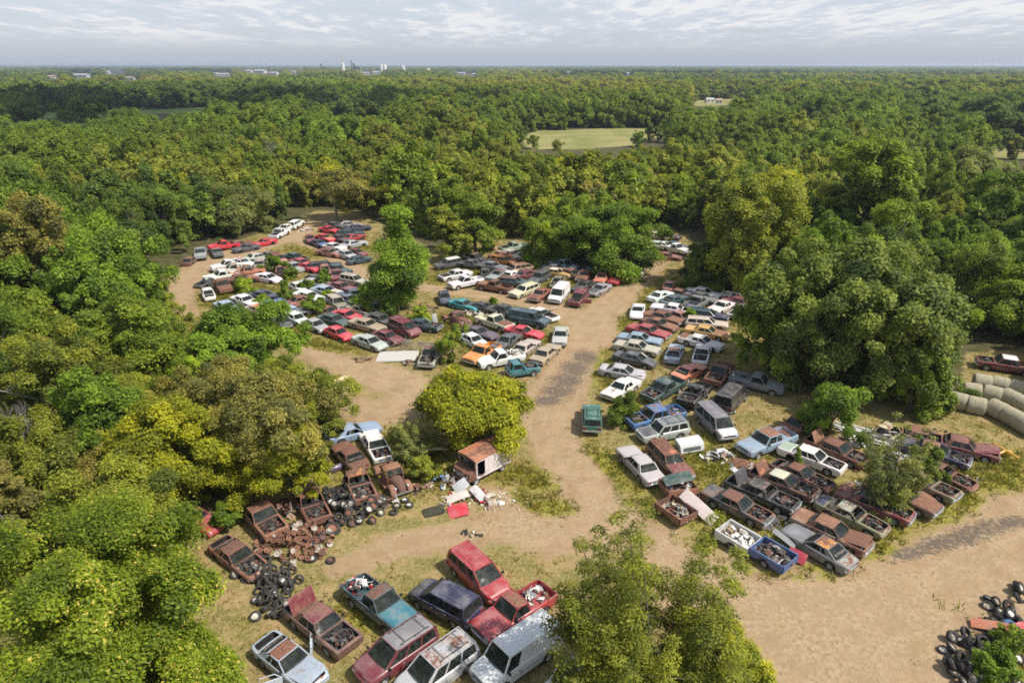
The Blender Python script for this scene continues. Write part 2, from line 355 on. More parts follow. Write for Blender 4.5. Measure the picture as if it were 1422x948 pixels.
    nt.links.new(mathn(nt, 'ADD', nf, mathn(nt, 'MULTIPLY', ng, 0.5)), bp.inputs['Height']); nt.links.new(bp.outputs[0], b.inputs['Normal'])
    return m
GROUND = ground_material()
def pip(X, Y, poly):
    ins = np.zeros(np.shape(X), bool); n = len(poly)
    for i in range(n):
        x1, y1 = poly[i]; x2, y2 = poly[(i+1) % n]
        c = ((y1 > Y) != (y2 > Y)) & (X < (x2-x1)*(Y-y1)/(y2-y1+1e-12)+x1)
        ins ^= c
    return ins
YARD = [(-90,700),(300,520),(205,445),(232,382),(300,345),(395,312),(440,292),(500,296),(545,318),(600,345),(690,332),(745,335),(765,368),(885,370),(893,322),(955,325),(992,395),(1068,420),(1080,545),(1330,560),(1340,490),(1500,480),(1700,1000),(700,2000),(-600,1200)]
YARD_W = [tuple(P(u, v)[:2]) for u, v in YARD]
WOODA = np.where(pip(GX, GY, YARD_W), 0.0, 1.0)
def terrain_z(X, Y): return 0.10*np.sin(X*0.21+1)*np.sin(Y*0.17) * np.clip(1-np.hypot(X, Y-80)/180, 0, 1) * 0.6
def attr_mesh(name, V, F, mats, **at):
    me = bpy.data.meshes.new(name); me.vertices.add(len(V)); me.vertices.foreach_set('co', V.astype(np.float32).ravel())
    n = len(F); me.loops.add(n*4); me.loops.foreach_set('vertex_index', F.astype(np.int32).ravel())
    me.polygons.add(n); me.polygons.foreach_set('loop_start', np.arange(0, n*4, 4, dtype=np.int32))
    for x in mats: me.materials.append(x)
    for k, a in at.items():
        t = me.attributes.new(k, 'FLOAT', 'POINT'); t.data.foreach_set('value', a.astype(np.float32).ravel())
    me.update(calc_edges=True); me.polygons.foreach_set('use_smooth', np.ones(n, bool)); return me
ny, nx = GX.shape; idx = np.arange(ny*nx).reshape(ny, nx)
F_all = np.stack([idx[:-1, :-1], idx[:-1, 1:], idx[1:, 1:], idx[1:, :-1]], -1).reshape(-1, 4)
V_all = np.stack([GX, GY, np.zeros_like(GX)], -1).reshape(-1, 3)
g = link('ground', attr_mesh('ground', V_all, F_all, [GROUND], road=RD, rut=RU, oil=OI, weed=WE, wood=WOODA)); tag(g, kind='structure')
inr = (RD.ravel()[F_all].max(1) < 1.0); Fr = F_all[inr]; used, inv = np.unique(Fr, return_inverse=True)
Vr = V_all[used].copy(); Vr[:, 2] += 0.012
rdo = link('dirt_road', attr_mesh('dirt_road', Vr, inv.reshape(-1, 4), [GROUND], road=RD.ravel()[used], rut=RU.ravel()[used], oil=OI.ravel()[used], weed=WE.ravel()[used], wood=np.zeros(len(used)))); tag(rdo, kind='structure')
def field_mat(name, a, c):
    m, nt, b, o = mat(name); geo = nd(nt, 'ShaderNodeNewGeometry'); n = noise(nt, geo.outputs['Position'], 0.05, 6)
    n2 = noise(nt, geo.outputs['Position'], 0.6, 4)
    nt.links.new(mixc(nt, ramp(nt, mathn(nt, 'ADD', mathn(nt, 'MULTIPLY', n, .7), mathn(nt, 'MULTIPLY', n2, .3)), 0.35, 0.65), a, c), b.inputs['Base Color']); setv(b, rough=0.95, spec=0.1); return m
HAYF = field_mat('mown_hay_stubble', (0.17, 0.18, 0.06), (0.30, 0.265, 0.11)); GRNF = field_mat('green_pasture', (0.11, 0.17, 0.04), (0.20, 0.24, 0.07))
FIELDS = [('field', HAYF, [(722,199),(731,187),(748,181.5),(790,180.5),(835,178.5),(880,178),(915,179.5),(936,184),(921,190),(893,196),(880,202),(842,205),(800,208),(762,207),(738,208)]),
          ('field', GRNF, [(457,158),(462,152),(490,150.5),(521,150),(518,155),(500,158)]),
          ('field', HAYF, [(960,147),(968,140),(1000,138),(1036,137),(1040,142),(1010,146),(990,148)]),
          ('field', HAYF, [(1360,222),(1372,205),(1500,203),(1500,220)]),
          ('field', GRNF, [(35,166),(50,157),(350,148),(350,153),(140,162)])]
for nme, mt, poly in FIELDS:
    mb = MB(); mb.face([P(u, v, 0.05) for u, v in poly][::-1]); tag(mb.build(nme, mt), kind='structure')
def project(X, Y, Z):
    dx, dy, dz = X, Y, Z-CAM_H
    f = dy*math.cos(PITCH) - dz*math.sin(PITCH); up = dy*math.sin(PITCH) + dz*math.cos(PITCH)
    return 711+FOC*dx/f, 474-FOC*up/f
TOWN = [(113,108,22,4.5,0), (162,102,16,4,1), (150,103,6,3.4,0), (182,111,14,3.6,1), (311,106,14,3.6,0), (346,101,8,3,0), (362,102,14,4.4,0), (381,104,10,3.4,0), (300,105,6,3.2,0), (408,102,6,3.2,1), (523,103,8,3.4,0), (508,104,10,3.4,0), (640,104,10,3,0), (658,105,5,2.6,0), (72,109,9,3.4,1), (790,103,4,2.6,0), (872,104,5,2.6,0), (985,143,11,6,0), (998,144,8,4,1)]
# ------------------------------------------------------------------ trees
def crown_quads(seed, Rx, Ry, z0, z1, nclump, nleaf, leaf, style='round', rc=0.34, shell=0.55):
    rg = np.random.default_rng(seed); H = z1-z0
    if style == 'shoots':
        k = nclump; C = []; RC = []
        for i in range(k):                              # ascending shoots fanning out from the base
            a = rg.uniform(0, 2*np.pi); r = np.sqrt(rg.uniform(0.02, 1)); top = z0+H*(1-0.38*r*r)*rg.uniform(0.66, 1.0)
            bx, by = Rx*r*np.cos(a), Ry*r*np.sin(a)
            for t in np.linspace(0.10, 1, 9):
                w = .18+.82*t**.8; C.append((bx*w+rg.normal(0, .10), by*w+rg.normal(0, .10), z0+(top-z0)*t)); RC.append(Rx*0.17*(1.1-0.85*t)+0.15)
        for i in range(k*3):                            # fuller leafage in the lower two thirds
            a = rg.uniform(0, 2*np.pi); r = np.sqrt(rg.uniform(0.1, 1)); t = rg.uniform(.05, .66)
            C.append((Rx*r*np.cos(a)*.85, Ry*r*np.sin(a)*.85, z0+H*t*(1-.3*r))); RC.append(Rx*rg.uniform(.09, .20))
        C = np.array(C); RC = np.array(RC)
    else:
        # a handful of big lobes, each carrying many small leafy clumps on its upper side
        nl = max(5, int(nclump**.5*1.55)); L = []
        for i in range(nl):
            q = rg.normal(size=3); q /= np.linalg.norm(q)
            if q[2] < -0.3: q[2] = -q[2]
            u = rg.uniform(shell*.75, .74)*(1+.18*math.sin(q[0]*3.1+seed)+.12*math.cos(q[1]*4.3+2*seed))
            L.append((q[0]*u*Rx, q[1]*u*Ry, z0+H*.42+q[2]*u*H*.55, rg.uniform(.30, .50)))
        L.append((0, 0, z0+H*.62, .48)); L = np.array(L); per = max(4, int(nclump*2.3/len(L))); C, RC = [], []
        for lx, ly, lz, lr in L:
            k = per if lr > .36 else max(3, int(per*.7))
            for j in range(k):
                q = rg.normal(size=3); q /= np.linalg.norm(q)
                if q[2] < -.25 and rg.uniform() < .7: q[2] = -q[2]
                f = rg.uniform(.72, 1.08); hr = min(Rx, Ry)*lr
                C.append((lx+q[0]*f*hr, ly+q[1]*f*hr, lz+q[2]*f*min(hr, H*.30))); RC.append(hr*rg.uniform(.20, .50)*rc/.30)
        C = np.array(C); RC = np.array(RC)
        C[:, 2] = np.minimum(C[:, 2], z1-RC*.5); C[:, 2] = np.maximum(C[:, 2], z0*.6+.05)
        if style == 'cone':
            t = np.clip((C[:, 2]-z0)/H, 0, 1); C[:, 0] *= 1.15-0.85*t; C[:, 1] *= 1.15-0.85*t
    n = len(C); w = RC**2; ci = rg.choice(n, nleaf, p=w/w.sum())
    e = rg.normal(size=(nleaf, 3)); e /= np.linalg.norm(e, axis=1)[:, None]; e[:, 2] = np.where((e[:, 2] < -0.05) & (rg.uniform(size=nleaf) < .75), -e[:, 2], e[:, 2])
    ragged = rg.normal(1, 0.16, nleaf)
    rr = (rg.uniform(0.18, 1, nleaf)**0.45)*ragged
    p = C[ci] + e*(RC[ci]*rr)[:, None]*np.array([1, 1, 0.78])
    cen = np.array([0, 0, z0+H*0.35]); oc = p-cen; oc /= np.linalg.norm(oc, axis=1)[:, None]+1e-9
    k98 = lambda q: np.percentile(np.abs(q), 97.5)
    fx, fy = Rx/k98(p[:, 0]), Ry/k98(p[:, 1]); zl, zh = np.percentile(p[:, 2], 2.0), np.percentile(p[:, 2], 99.3); fz = (z1-z0)/max(.1, zh-zl)
    for Q in (p, C): Q[:, 0] *= fx; Q[:, 1] *= fy; Q[:, 2] = z0+(Q[:, 2]-zl)*fz
    nrm = 0.55*e+0.30*oc+np.array([0, 0, 0.50])+0.50*rg.normal(size=(nleaf, 3)); nrm /= np.linalg.norm(nrm, axis=1)[:, None]
    t = np.cross(nrm, rg.normal(size=(nleaf, 3))); t /= np.linalg.norm(t, axis=1)[:, None]; b = np.cross(nrm, t)
    s = leaf*(rg.uniform(0.55, 1.45, nleaf)*rg.uniform(.8, 1.3, n)[ci])[:, None]
    droop = nrm*s*0.15
    V = np.stack([p-t*s, p-b*s*0.52+droop, p+t*s, p+b*s*0.52+droop], 1)
    V[:, :, 2] = np.maximum(V[:, :, 2], 0.05)
    cv = rg.normal(0, 0.2, n)
    var = np.clip(0.47+cv[ci]+0.20*rg.normal(size=nleaf), 0, 0.95); var[(rg.uniform(size=nleaf) < 0.045*np.clip(1+5*cv[ci], 0, 5))] = 1.0
    return V, var, C, RC
def trunk_mb(seed, C, z0, z1, tr, n=9, m=0):
    rg = random.Random(seed); mb = MB(); fork = z0+(z1-z0)*0.22
    base = Vector((0, 0, -0.25)); lean = Vector((rg.uniform(-.3, .3), rg.uniform(-.3, .3), 0))*tr*3
    mid = Vector((0, 0, fork*0.6))+lean*0.6; top = Vector((0, 0, fork))+lean
    mb.tube([base, base+Vector((0, 0, .35)), mid, top], [tr*1.5, tr*1.1, tr*.9, tr*.75], 9)
    pick = sorted(range(len(C)), key=lambda i: rg.random())[:n]
    for i in pick:
        c = Vector(C[i]); q = top.lerp(c, 0.5)+Vector((rg.uniform(-.5, .5), rg.uniform(-.5, .5), rg.uniform(0, .6)))*tr*3
        mb.tube([top-Vector((0, 0, tr)), q, c], [tr*.55, tr*.3, tr*.10], 6, m)
        for k in range(2):
            j = rg.randrange(len(C)); d = Vector(C[j])
            if (d-q).length < (c-top).length*0.9: mb.tube([q, q.lerp(d, .6)+Vector((0, 0, tr)), d], [tr*.25, tr*.14, tr*.05], 5, m)
    return mb
TREE_N = [0]
def tree_obj(name, cr, tk, loc, rz, sc, color, label, cat, group=None):
    r = link(name, None, None, loc); r.rotation_euler = (0, 0, rz); r.scale = sc
    tag(r, label, cat, group)
    c = link('crown', cr, r); c.color = color
    if tk is not None: link('trunk', tk, r)
    return r
LEAFK = 1.68
def G(k, s=1.0, yel=0.0):
    base = {'green': (0.088, 0.138, 0.020), 'dark': (0.072, 0.108, 0.024), 'olive': (0.135, 0.155, 0.028), 'yellow': (0.185, 0.200, 0.018), 'tan': (0.165, 0.158, 0.055),
            'lime': (0.138, 0.190, 0.020), 'grey': (0.120, 0.138, 0.055), 'mid': (0.108, 0.148, 0.022), 'cedar': (0.075, 0.108, 0.018), 'shade': (0.098, 0.128, 0.036)}[k]
    return (base[0]*s*LEAFK*1.10, base[1]*s*LEAFK, base[2]*s*LEAFK, yel)
def unique_tree(name, seed, u, vb, vt, wpx, col, label, nclump, nleaf, leaf, style='round', z0=0.18, asp=1.0, tr=None, rc=0.34, cat='tree', limbs=11, yel=0.0, cs=1.0, shell=.55, bare=False, group=None):
    p = P(u, vb); H = top_height(u, vt, p.y); H = max(H, 0.6)
    slant = math.sqrt(p.x**2+p.y**2+(CAM_H-H*.5)**2) if False else p.y*math.cos(PITCH)+(CAM_H-H*.5)*math.sin(PITCH)
    Rr = wpx/FOC*slant*0.5
    V, var, C, RC = crown_quads(seed, Rr*.84, Rr*.84*asp, H*z0, H*0.95, nclump, nleaf, leaf, style, rc, shell)
    cm = quads_mesh('crown', V, LEAF, var)
    tk = trunk_mb(seed, C, H*z0, H, tr or max(0.05, H*0.022), limbs).mesh('trunk', BAREWOOD if bare else BARK)
    return tree_obj(name, cm, tk, p, 0, (1, 1, 1), G(col, cs, yel), label, cat, group)
# --- shared crowns for the woods, three levels of leaf size
def variant(seed, nleaf, leaf, nclump, style='round', **kw):
    V, var, C, RC = crown_quads(seed, 4.8, 4.8, 1.0, 10.4, nclump, nleaf, leaf, style, **kw)
    return quads_mesh('crown', V, LEAF, var), trunk_mb(seed, C, 1.6, 10.4, 0.24, 8).mesh('trunk', BARK)
VAR_N = [variant(100+i, 42000, 0.145, 42+4*i, rc=.27+.02*(i % 3)) for i in range(5)]
VAR_M = [variant(200+i, 15000, 0.25, 30+3*i, rc=.30) for i in range(6)]
VAR_S = [variant(240+i, 9000, 0.24, 24, rc=.22, shell=.4) for i in range(2)]       # thin crowns, half bare
# --- the trees one can tell apart: name, seed, u, base v, top v, width px, colour, label, clumps, leaves, leaf size, options
big = [
 ('broadleaf_tree', 1, 556, 428, 282, 112, 'green', 'tall narrow green tree standing alone amid the car rows left of centre', 60, 84027, 0.149, dict(rc=.34, cs=1.2, z0=.06, style='cone')),
 ('broadleaf_tree', 2, 642, 612, 522, 184, 'yellow', 'broad yellow-green tree in the middle of the yard behind the rusty step van', 70, 113683, 0.118, dict(rc=.30, z0=.2, cs=.93)),
 ('broadleaf_tree', 3, 1200, 535, 336, 335, 'shade', 'huge dark green tree beside the hay bales, the largest crown on the right', 120, 222424, 0.161, dict(rc=.25, z0=.08, cs=1.08, tr=.45, asp=.72)),
 ('broadleaf_tree', 4, 1066, 512, 378, 158, 'mid', 'dark green tree shading the right end of the car rows, left of the huge crown', 60, 84027, 0.143, dict(rc=.30, z0=.08, cs=1.15)),
 ('shrub', 5, 1150, 604, 530, 92, 'green', 'bushy green shrub hanging over the grey pickup below the huge dark tree', 34, 37070, 0.099, dict(z0=.03, cat=None, cs=1.1)),
 ('broadleaf_tree', 6, 1018, 405, 247, 184, 'olive', 'rounded olive-topped tree at the far right end of the main dirt road', 80, 98855, 0.167, dict(rc=.28, z0=.1)),
 ('broadleaf_tree', 7, 848, 374, 284, 150, 'green', 'dense green tree spreading low over the far car rows at the road head', 80, 74141, 0.167, dict(rc=.27, z0=.03, cs=.95)),
 ('broadleaf_tree', 8, 768, 366, 288, 88, 'lime', 'light green tree at the far car rows, touching a denser dark tree', 46, 44484, 0.155, dict(rc=.3, z0=.04, cs=.85)),
 ('broadleaf_tree', 9, 1205, 372, 188, 152, 'mid', 'tall dome-shaped tree rising above the wood behind the huge dark tree', 80, 74141, 0.211, dict(rc=.27)),
 ('broadleaf_tree', 10, 1335, 318, 202, 126, 'grey', 'pale grey-green tree at the upper right edge of the wood', 60, 44484, 0.248, dict(rc=.27, cs=1.1)),
 ('broadleaf_tree', 11, 66, 452, 266, 142, 'tan', 'big brownish olive tree at the left edge of the wood', 80, 79084, 0.149, dict(rc=.27, cs=.85)),
 ('broadleaf_tree', 12, 168, 455, 305, 140, 'green', 'leafy green tree left of the curve of the loop road', 70, 84027, 0.149, dict(rc=.3, z0=.08, cs=1.15)),
 ('broadleaf_tree', 13, 468, 306, 233, 116, 'tan', 'spreading olive-brown tree with a bare trunk at the end of the loop road', 50, 29656, 0.186, dict(rc=.24, z0=.3, cs=.85, bare=True)),
 ('broadleaf_tree', 14, 158, 1030, 732, 432, 'lime', 'big yellow-green tree with yellow leaves filling the lower left corner', 110, 380000, 0.074, dict(rc=.25, z0=.1, yel=1.0, cs=.76, limbs=24, tr=.2)),
 ('broadleaf_tree', 15, 888, 1005, 730, 265, 'olive', 'ragged olive tree with upright shoots at the bottom centre beside the white van', 34, 215000, 0.060, dict(style='shoots', z0=.04, limbs=40, cs=.84, tr=.13)),
 ('shrub', 16, 1012, 1010, 878, 130, 'yellow', 'bright yellow-leaved shrub at the bottom edge right of the olive tree', 34, 39542, 0.062, dict(z0=.05, yel=.95, cs=1.05)),
 ('broadleaf_tree', 17, 352, 528, 428, 152, 'green', 'bright green tree at the left end of the dirt clearing with yellow scrap', 70, 84027, 0.124, dict(rc=.3, z0=.06, cs=1.2)),
 ('broadleaf_tree', 18, 385, 672, 518, 196, 'tan', 'olive-brown thinly leaved tree above the tyre heap, overhanging the rusted cabs', 70, 79084, 0.093, dict(rc=.26, z0=.2, cs=.9, bare=True)),
 ('broadleaf_tree', 19, 245, 700, 548, 170, 'yellow', 'golden olive tree in the thicket left of the rusted cabs', 64, 84027, 0.105, dict(rc=.28, z0=.14, cs=.85)),
 ('broadleaf_tree', 20, 205, 545, 405, 160, 'mid', 'broad fresh green tree in the left thicket below the loop road', 70, 88969, 0.124, dict(rc=.29, z0=.05)),
 ('broadleaf_tree', 21, 95, 600, 452, 170, 'olive', 'dull olive tree in the left thicket with bare twigs showing', 60, 69198, 0.112, dict(rc=.27, z0=.1, cs=.9, bare=True)),
 ('broadleaf_tree', 22, 30, 520, 402, 150, 'mid', 'green tree in the left thicket right at the picture edge beside the orange wreck', 60, 64255, 0.124, dict(rc=.3, z0=.08)),
 ('broadleaf_tree', 23, 75, 715, 578, 170, 'olive', 'drab brownish-green tree behind the lower left yellow-green crown', 64, 79084, 0.093, dict(rc=.26, z0=.06, cs=.9, bare=True)),
 ('broadleaf_tree', 24, 180, 790, 650, 200, 'olive', 'low olive tree between the rusted cabs and the lower left yellow-green crown', 64, 88969, 0.087, dict(rc=.27, z0=.05, cs=1.0)),
 ('broadleaf_tree', 25, 10, 800, 640, 150, 'tan', 'half bare brown-green tree at the left picture edge above the corner crown', 50, 49427, 0.087, dict(rc=.25, z0=.06, cs=.85, bare=True)),
 ('broadleaf_tree', 26, 300, 610, 505, 160, 'tan', 'thin greyish-tan tree in the thicket left of the dirt clearing', 56, 49427, 0.093, dict(rc=.24, z0=.1, cs=.85, bare=True)),
 ('broadleaf_tree', 27, 165, 650, 500, 150, 'green', 'dark leafy tree deep inside the left thicket', 60, 69198, 0.112, dict(rc=.3, z0=.08, cs=1.0)),
 ('shrub', 28, 440, 560, 512, 56, 'green', 'small round green shrub just below the wrecked pale-yellow body', 24, 22242, 0.081, dict(z0=.02)),
 ('broadleaf_tree', 29, 330, 690, 600, 130, 'yellow', 'yellow-olive tree right behind the brown cab with its empty windscreen', 50, 64255, 0.087, dict(rc=.28, z0=.2, cs=.9)),
 ('broadleaf_tree', 30, 1400, 470, 375, 150, 'lime', 'light green tree at the right picture edge behind the flatbed truck', 60, 69198, 0.136, dict(rc=.3, z0=.05)),
 ('broadleaf_tree', 31, 975, 402, 340, 60, 'dark', 'small dark tree beside the top end of the right-hand car rows', 36, 29656, 0.149, dict(z0=.02)),
 ('broadleaf_tree', 32, 1262, 572, 480, 90, 'mid', 'dark shady tree right of the huge crown, its branches over the first bale', 60, 79084, 0.124, dict(rc=.3, z0=.06, cs=1.15)),
 ('broadleaf_tree', 33, 660, 352, 258, 84, 'mid', 'mid green tree behind the far car rows right of the lone narrow tree', 50, 39542, 0.174, dict(rc=.3, z0=.05)),
 ('broadleaf_tree', 34, 628, 362, 285, 62, 'olive', 'olive tree close behind the lone narrow tree in the car rows', 40, 29656, 0.161, dict(rc=.3, z0=.05)),
 ('broadleaf_tree', 35, 1085, 330, 232, 110, 'yellow', 'yellowish tree standing behind the rounded olive-topped tree', 60, 44484, 0.223, dict(rc=.28, cs=.95)),
 ('broadleaf_tree', 36, 228, 342, 258, 100, 'dark', 'dark green tree at the wood edge above the left end of the loop road', 60, 49427, 0.161, dict(rc=.29, z0=.05, cs=1.2)),
 ('broadleaf_tree', 37, 335, 322, 252, 110, 'grey', 'grey-green tree overhanging the dark and red cars along the loop road', 60, 49427, 0.167, dict(rc=.28, z0=.06)),
 ('broadleaf_tree', 38, 105, 545, 480, 110, 'yellow', 'yellowish low tree in the left thicket in front of the orange wreck', 44, 39542, 0.105, dict(rc=.3, z0=.04, cs=.9)),
 ('broadleaf_tree', 39, 455, 640, 575, 70, 'olive', 'small olive tree at the right tip of the thicket over the purple bumper', 30, 29656, 0.081, dict(rc=.3, z0=.15, cs=1.0)),
 ('broadleaf_tree', 40, 408, 700, 600, 110, 'yellow', 'yellowish-green tree overhanging the wheel heap and rusted cab', 46, 49427, 0.087, dict(rc=.28, z0=.3, cs=.85)),
]
for nm, sd_, u, vb, vt, w, col, lab, nc, nl, lf, op in big:
    op = dict(op); op['cat'] = op.get('cat') or ('shrub' if nm == 'shrub' else 'tree')
    unique_tree(nm, sd_, u, vb, vt, w, col, lab, nc, nl, lf, **op)
VAR_U = [None]*4
for i in range(4):
    V, var, C, RC = crown_quads(270+i, 4.8, 4.8, 0.4, 10.4, 34, 36000, .135, 'round', .30); VAR_U[i] = (quads_mesh('crown', V, LEAF, var), trunk_mb(270+i, C, 0.8, 10.4, 0.16, 8).mesh('trunk', BAREWOOD))
ru = random.Random(9); UND = [(-260,1000),(-120,460),(190,400),(250,470),(300,475),(420,560),(470,590),(380,620),(345,640),(330,680),(290,700),(230,740),(100,760)]
UW = [tuple(P(u, v)[:2]) for u, v in UND]; got = []
UK = {'green': 'green', 'olive': 'olive', 'tan': 'brownish', 'lime': 'fresh green', 'yellow': 'yellowish'}
for _ in range(4000):
    x, y = ru.uniform(-75, -8), ru.uniform(30, 105)
    if not pip(np.array(x), np.array(y), UW) or any((x-a)**2+(y-b)**2 < 3.3**2 for a, b in got): continue
    got.append((x, y)); h = ru.uniform(3.0, 5.6); k = ru.choice(('olive', 'olive', 'tan', 'tan', 'lime', 'green')); v = ru.choice(VAR_U); r = h*ru.uniform(.42, .6)
    lab = 'low %s bush filling the left thicket, %s' % (UK[k], 'near the picture edge' if x < -y*.5 else 'towards the wrecks'); tree_obj('bush', v[0], v[1], (x, y, 0), ru.uniform(0, 6.28), (r/4.8, r/4.8, h/10.4), G(k, ru.uniform(.85, 1.1)), lab, 'bush', lab.replace('bush', 'bushes'))
print('understory', len(got))
# --- the woods round the yard: every tree an object, nearest ones first; beyond them one mass
rw = random.Random(5)
def fits(p, h, r):
    u0, v0 = project(p[0], p[1], 0); u1, v1 = project(p[0], p[1], h); w_ = r/p[1]*FOC*1.1
    if not any(q[0] < u0+w_ and q[1] > u0-w_ and q[2] < v0+2 and q[3] > v1-2 for q in PBOX): return True
    for f in FIELDS + [(0, 0, YARD_PX)]:
        poly = f[2]
        for t in (0.0, .2, .4, .6, .8, .98):
            for s in (-.8, 0, .8):
                u, v = project(p[0]+r*s, p[1], h*t)
                if pip(np.array(u), np.array(v), poly): return False
    return True
YARD_PX = [(228,445),(232,380),(300,342),(395,306),(440,290),(500,292),(545,312),(600,340),(690,330),(745,330),(765,364),(885,366),(893,318),(955,320),(992,390),(1068,415),(1090,545),(1330,555),(1340,485),(1430,480),(1430,950),(300,950),(290,700),(440,600),(425,500),(300,440)]
PBOX = [(min(a for a, b in f), max(a for a, b in f), min(b for a, b in f), max(b for a, b in f)) for f in [q[2] for q in FIELDS]+[YARD_PX]]
pts = []
grid = {}
def far_enough(x, y, d):
    k = 9.0; cx, cy_i = int(x//k), int(y//k)
    for i in range(cx-2, cx+3):
        for j in range(cy_i-2, cy_i+3):
            for (a, b) in grid.get((i, j), ()):
                if (a-x)**2+(b-y)**2 < d*d: return False
    grid.setdefault((cx, cy_i), []).append((x, y)); return True
for o in list(bpy.data.objects):
    if o.get('category') == 'tree': grid.setdefault((int(o.location.x//9), int(o.location.y//9)), []).append((o.location.x, o.location.y))
for _ in range(26000):
    y = math.sqrt(rw.uniform(60**2, 290**2)); x = rw.uniform(-1, 1)*(y*0.82+14)
    if pip(np.array(x), np.array(y), YARD_W): continue
    if y < 84 and x > -20 and not (x > 55): continue
    h = rw.choice((rw.uniform(6.5, 9.5), rw.uniform(9, 13), rw.uniform(9, 13), rw.uniform(12, 15.5))); r = h*rw.uniform(.36, .54)
    if not far_enough(x, y, r*1.18): continue
    if not fits((x, y), h, r): continue
    pts.append((x, y, h, r))
pts.sort(key=lambda t: math.hypot(t[0], t[1]))
N_IND = 236
WHERE = lambda x, y: (('left' if x < -y*.28 else 'right' if x > y*.28 else 'middle'), ('near' if y < 120 else 'mid' if y < 165 else 'far'))
def wood_color(x, y):
    k = math.sin(x*.045+1.3)+math.cos(y*.037+x*.02)+rw.gauss(0, .7)
    kind = 'dark' if k < -1.3 else 'green' if k < -.3 else 'mid' if k < .55 else 'olive' if k < 1.35 else rw.choice(('yellow', 'olive', 'tan', 'lime'))
    return kind
KW = {'dark': 'dark green', 'green': 'green', 'mid': 'medium green', 'olive': 'olive', 'yellow': 'yellowish', 'tan': 'brownish', 'lime': 'light green', 'grey': 'grey-green'}
for i, (x, y, h, r) in enumerate(pts[:N_IND]):
    k = wood_color(x, y); thin = k == 'tan' and rw.random() < .8
    if thin: vi = rw.choice(VAR_S)
    elif y < 128: vi = rw.choice(VAR_N)
    else: vi = rw.choice(VAR_M)
    a, b = WHERE(x, y)
    lab = '%s %s tree in the %s wood, %s' % (KW[k], 'thinly leaved' if thin else 'leafy', a, {'near': 'nearest the yard', 'mid': 'some way behind the yard', 'far': 'far back towards the fields'}[b])
    sc = (r/4.8, r/4.8*rw.uniform(.9, 1.1), h/10.4)
    tree_obj('broadleaf_tree', vi[0], vi[1], (x, y, 0), rw.uniform(0, 6.28), sc, G(k, rw.uniform(.85, 1.2)), lab, 'tree', lab.replace(' tree', ' trees'))
def bare_tree(seed):
    rg = random.Random(seed); mb = MB()
    def grow(p, d, L, r, n):
        q = p+d*L; mb.tube([p, p.lerp(q, .5)+Vector((rg.gauss(0, .06), rg.gauss(0, .06), 0))*L, q], [r, r*.8, r*.62], 5 if n > 2 else 4, cap=False)
        if n == 0: return
        for k in range(3 if n > 1 else 2):
            e = (d+Vector((rg.gauss(0, .55), rg.gauss(0, .55), rg.gauss(.12, .3)))).normalized(); grow(q, e, L*rg.uniform(.6, .82), r*.58, n-1)
    grow(Vector((0, 0, -.2)), Vector((.05, 0, 1)), 3.0, .22, 5); return mb.mesh('branches', BAREWOOD, 50)
BT = [bare_tree(s_) for s_ in (1, 2, 3)]; PALEW = 0
for i, (u, v, h, wh) in enumerate(((270, 300, 12, 'left wood above the loop road'), (385, 255, 13, 'left wood, further back'), (700, 300, 11, 'middle wood behind the cars'), (1040, 300, 12, 'right wood behind the road end'), (600, 255, 12, 'middle wood, further back'), (1300, 300, 13, 'right wood near the picture edge'), (90, 330, 11, 'left wood near the picture edge'), (45, 640, 6, 'left thicket near the picture edge'), (225, 610, 6, 'left thicket above the golden olive tree'), (300, 225, 13, 'left wood, furthest back'), (1180, 255, 13, 'right wood, furthest back'), (880, 262, 12, 'middle wood right of the dense green tree'))):
    p = P(u, v); r_ = link('bare_tree', None, None, p); r_.scale = (h/10,)*3; r_.rotation_euler = (0, 0, i*1.3); tag(r_, 'leafless grey tree rising in the %s' % wh, 'tree', 'bare trees'); link('branches', BT[i % 3], r_)
for i, (u, v, h) in enumerate(((726, 200, 7), (741, 207, 5), (775, 209, 4), (884, 204, 6), (905, 196, 7), (930, 189, 8), (940, 184, 9), (1044, 143, 11), (954, 148, 11), (1365, 220, 9), (1410, 222, 8), (452, 156, 10), (526, 154, 11))):
    p = P(u, v); vi = VAR_M[i % 6]; hay = i < 7; tree_obj('broadleaf_tree', vi[0], vi[1], p, i*2.1, (h*.5/4.8, h*.5/4.8, h/10.4), G(('dark', 'mid', 'olive', 'green')[i % 4]), 'single tree on the ragged edge of %s' % ('the big hay field right of centre' if hay else 'a small far clearing'), 'tree', 'trees at the edge of the big hay field' if hay else 'trees at the edges of the small clearings')
far_pts = pts[N_IND:]
print('wood trees', len(pts), 'individual', min(len(pts), N_IND), 'last depth', pts[min(N_IND, len(pts))-1][1] if pts else None)
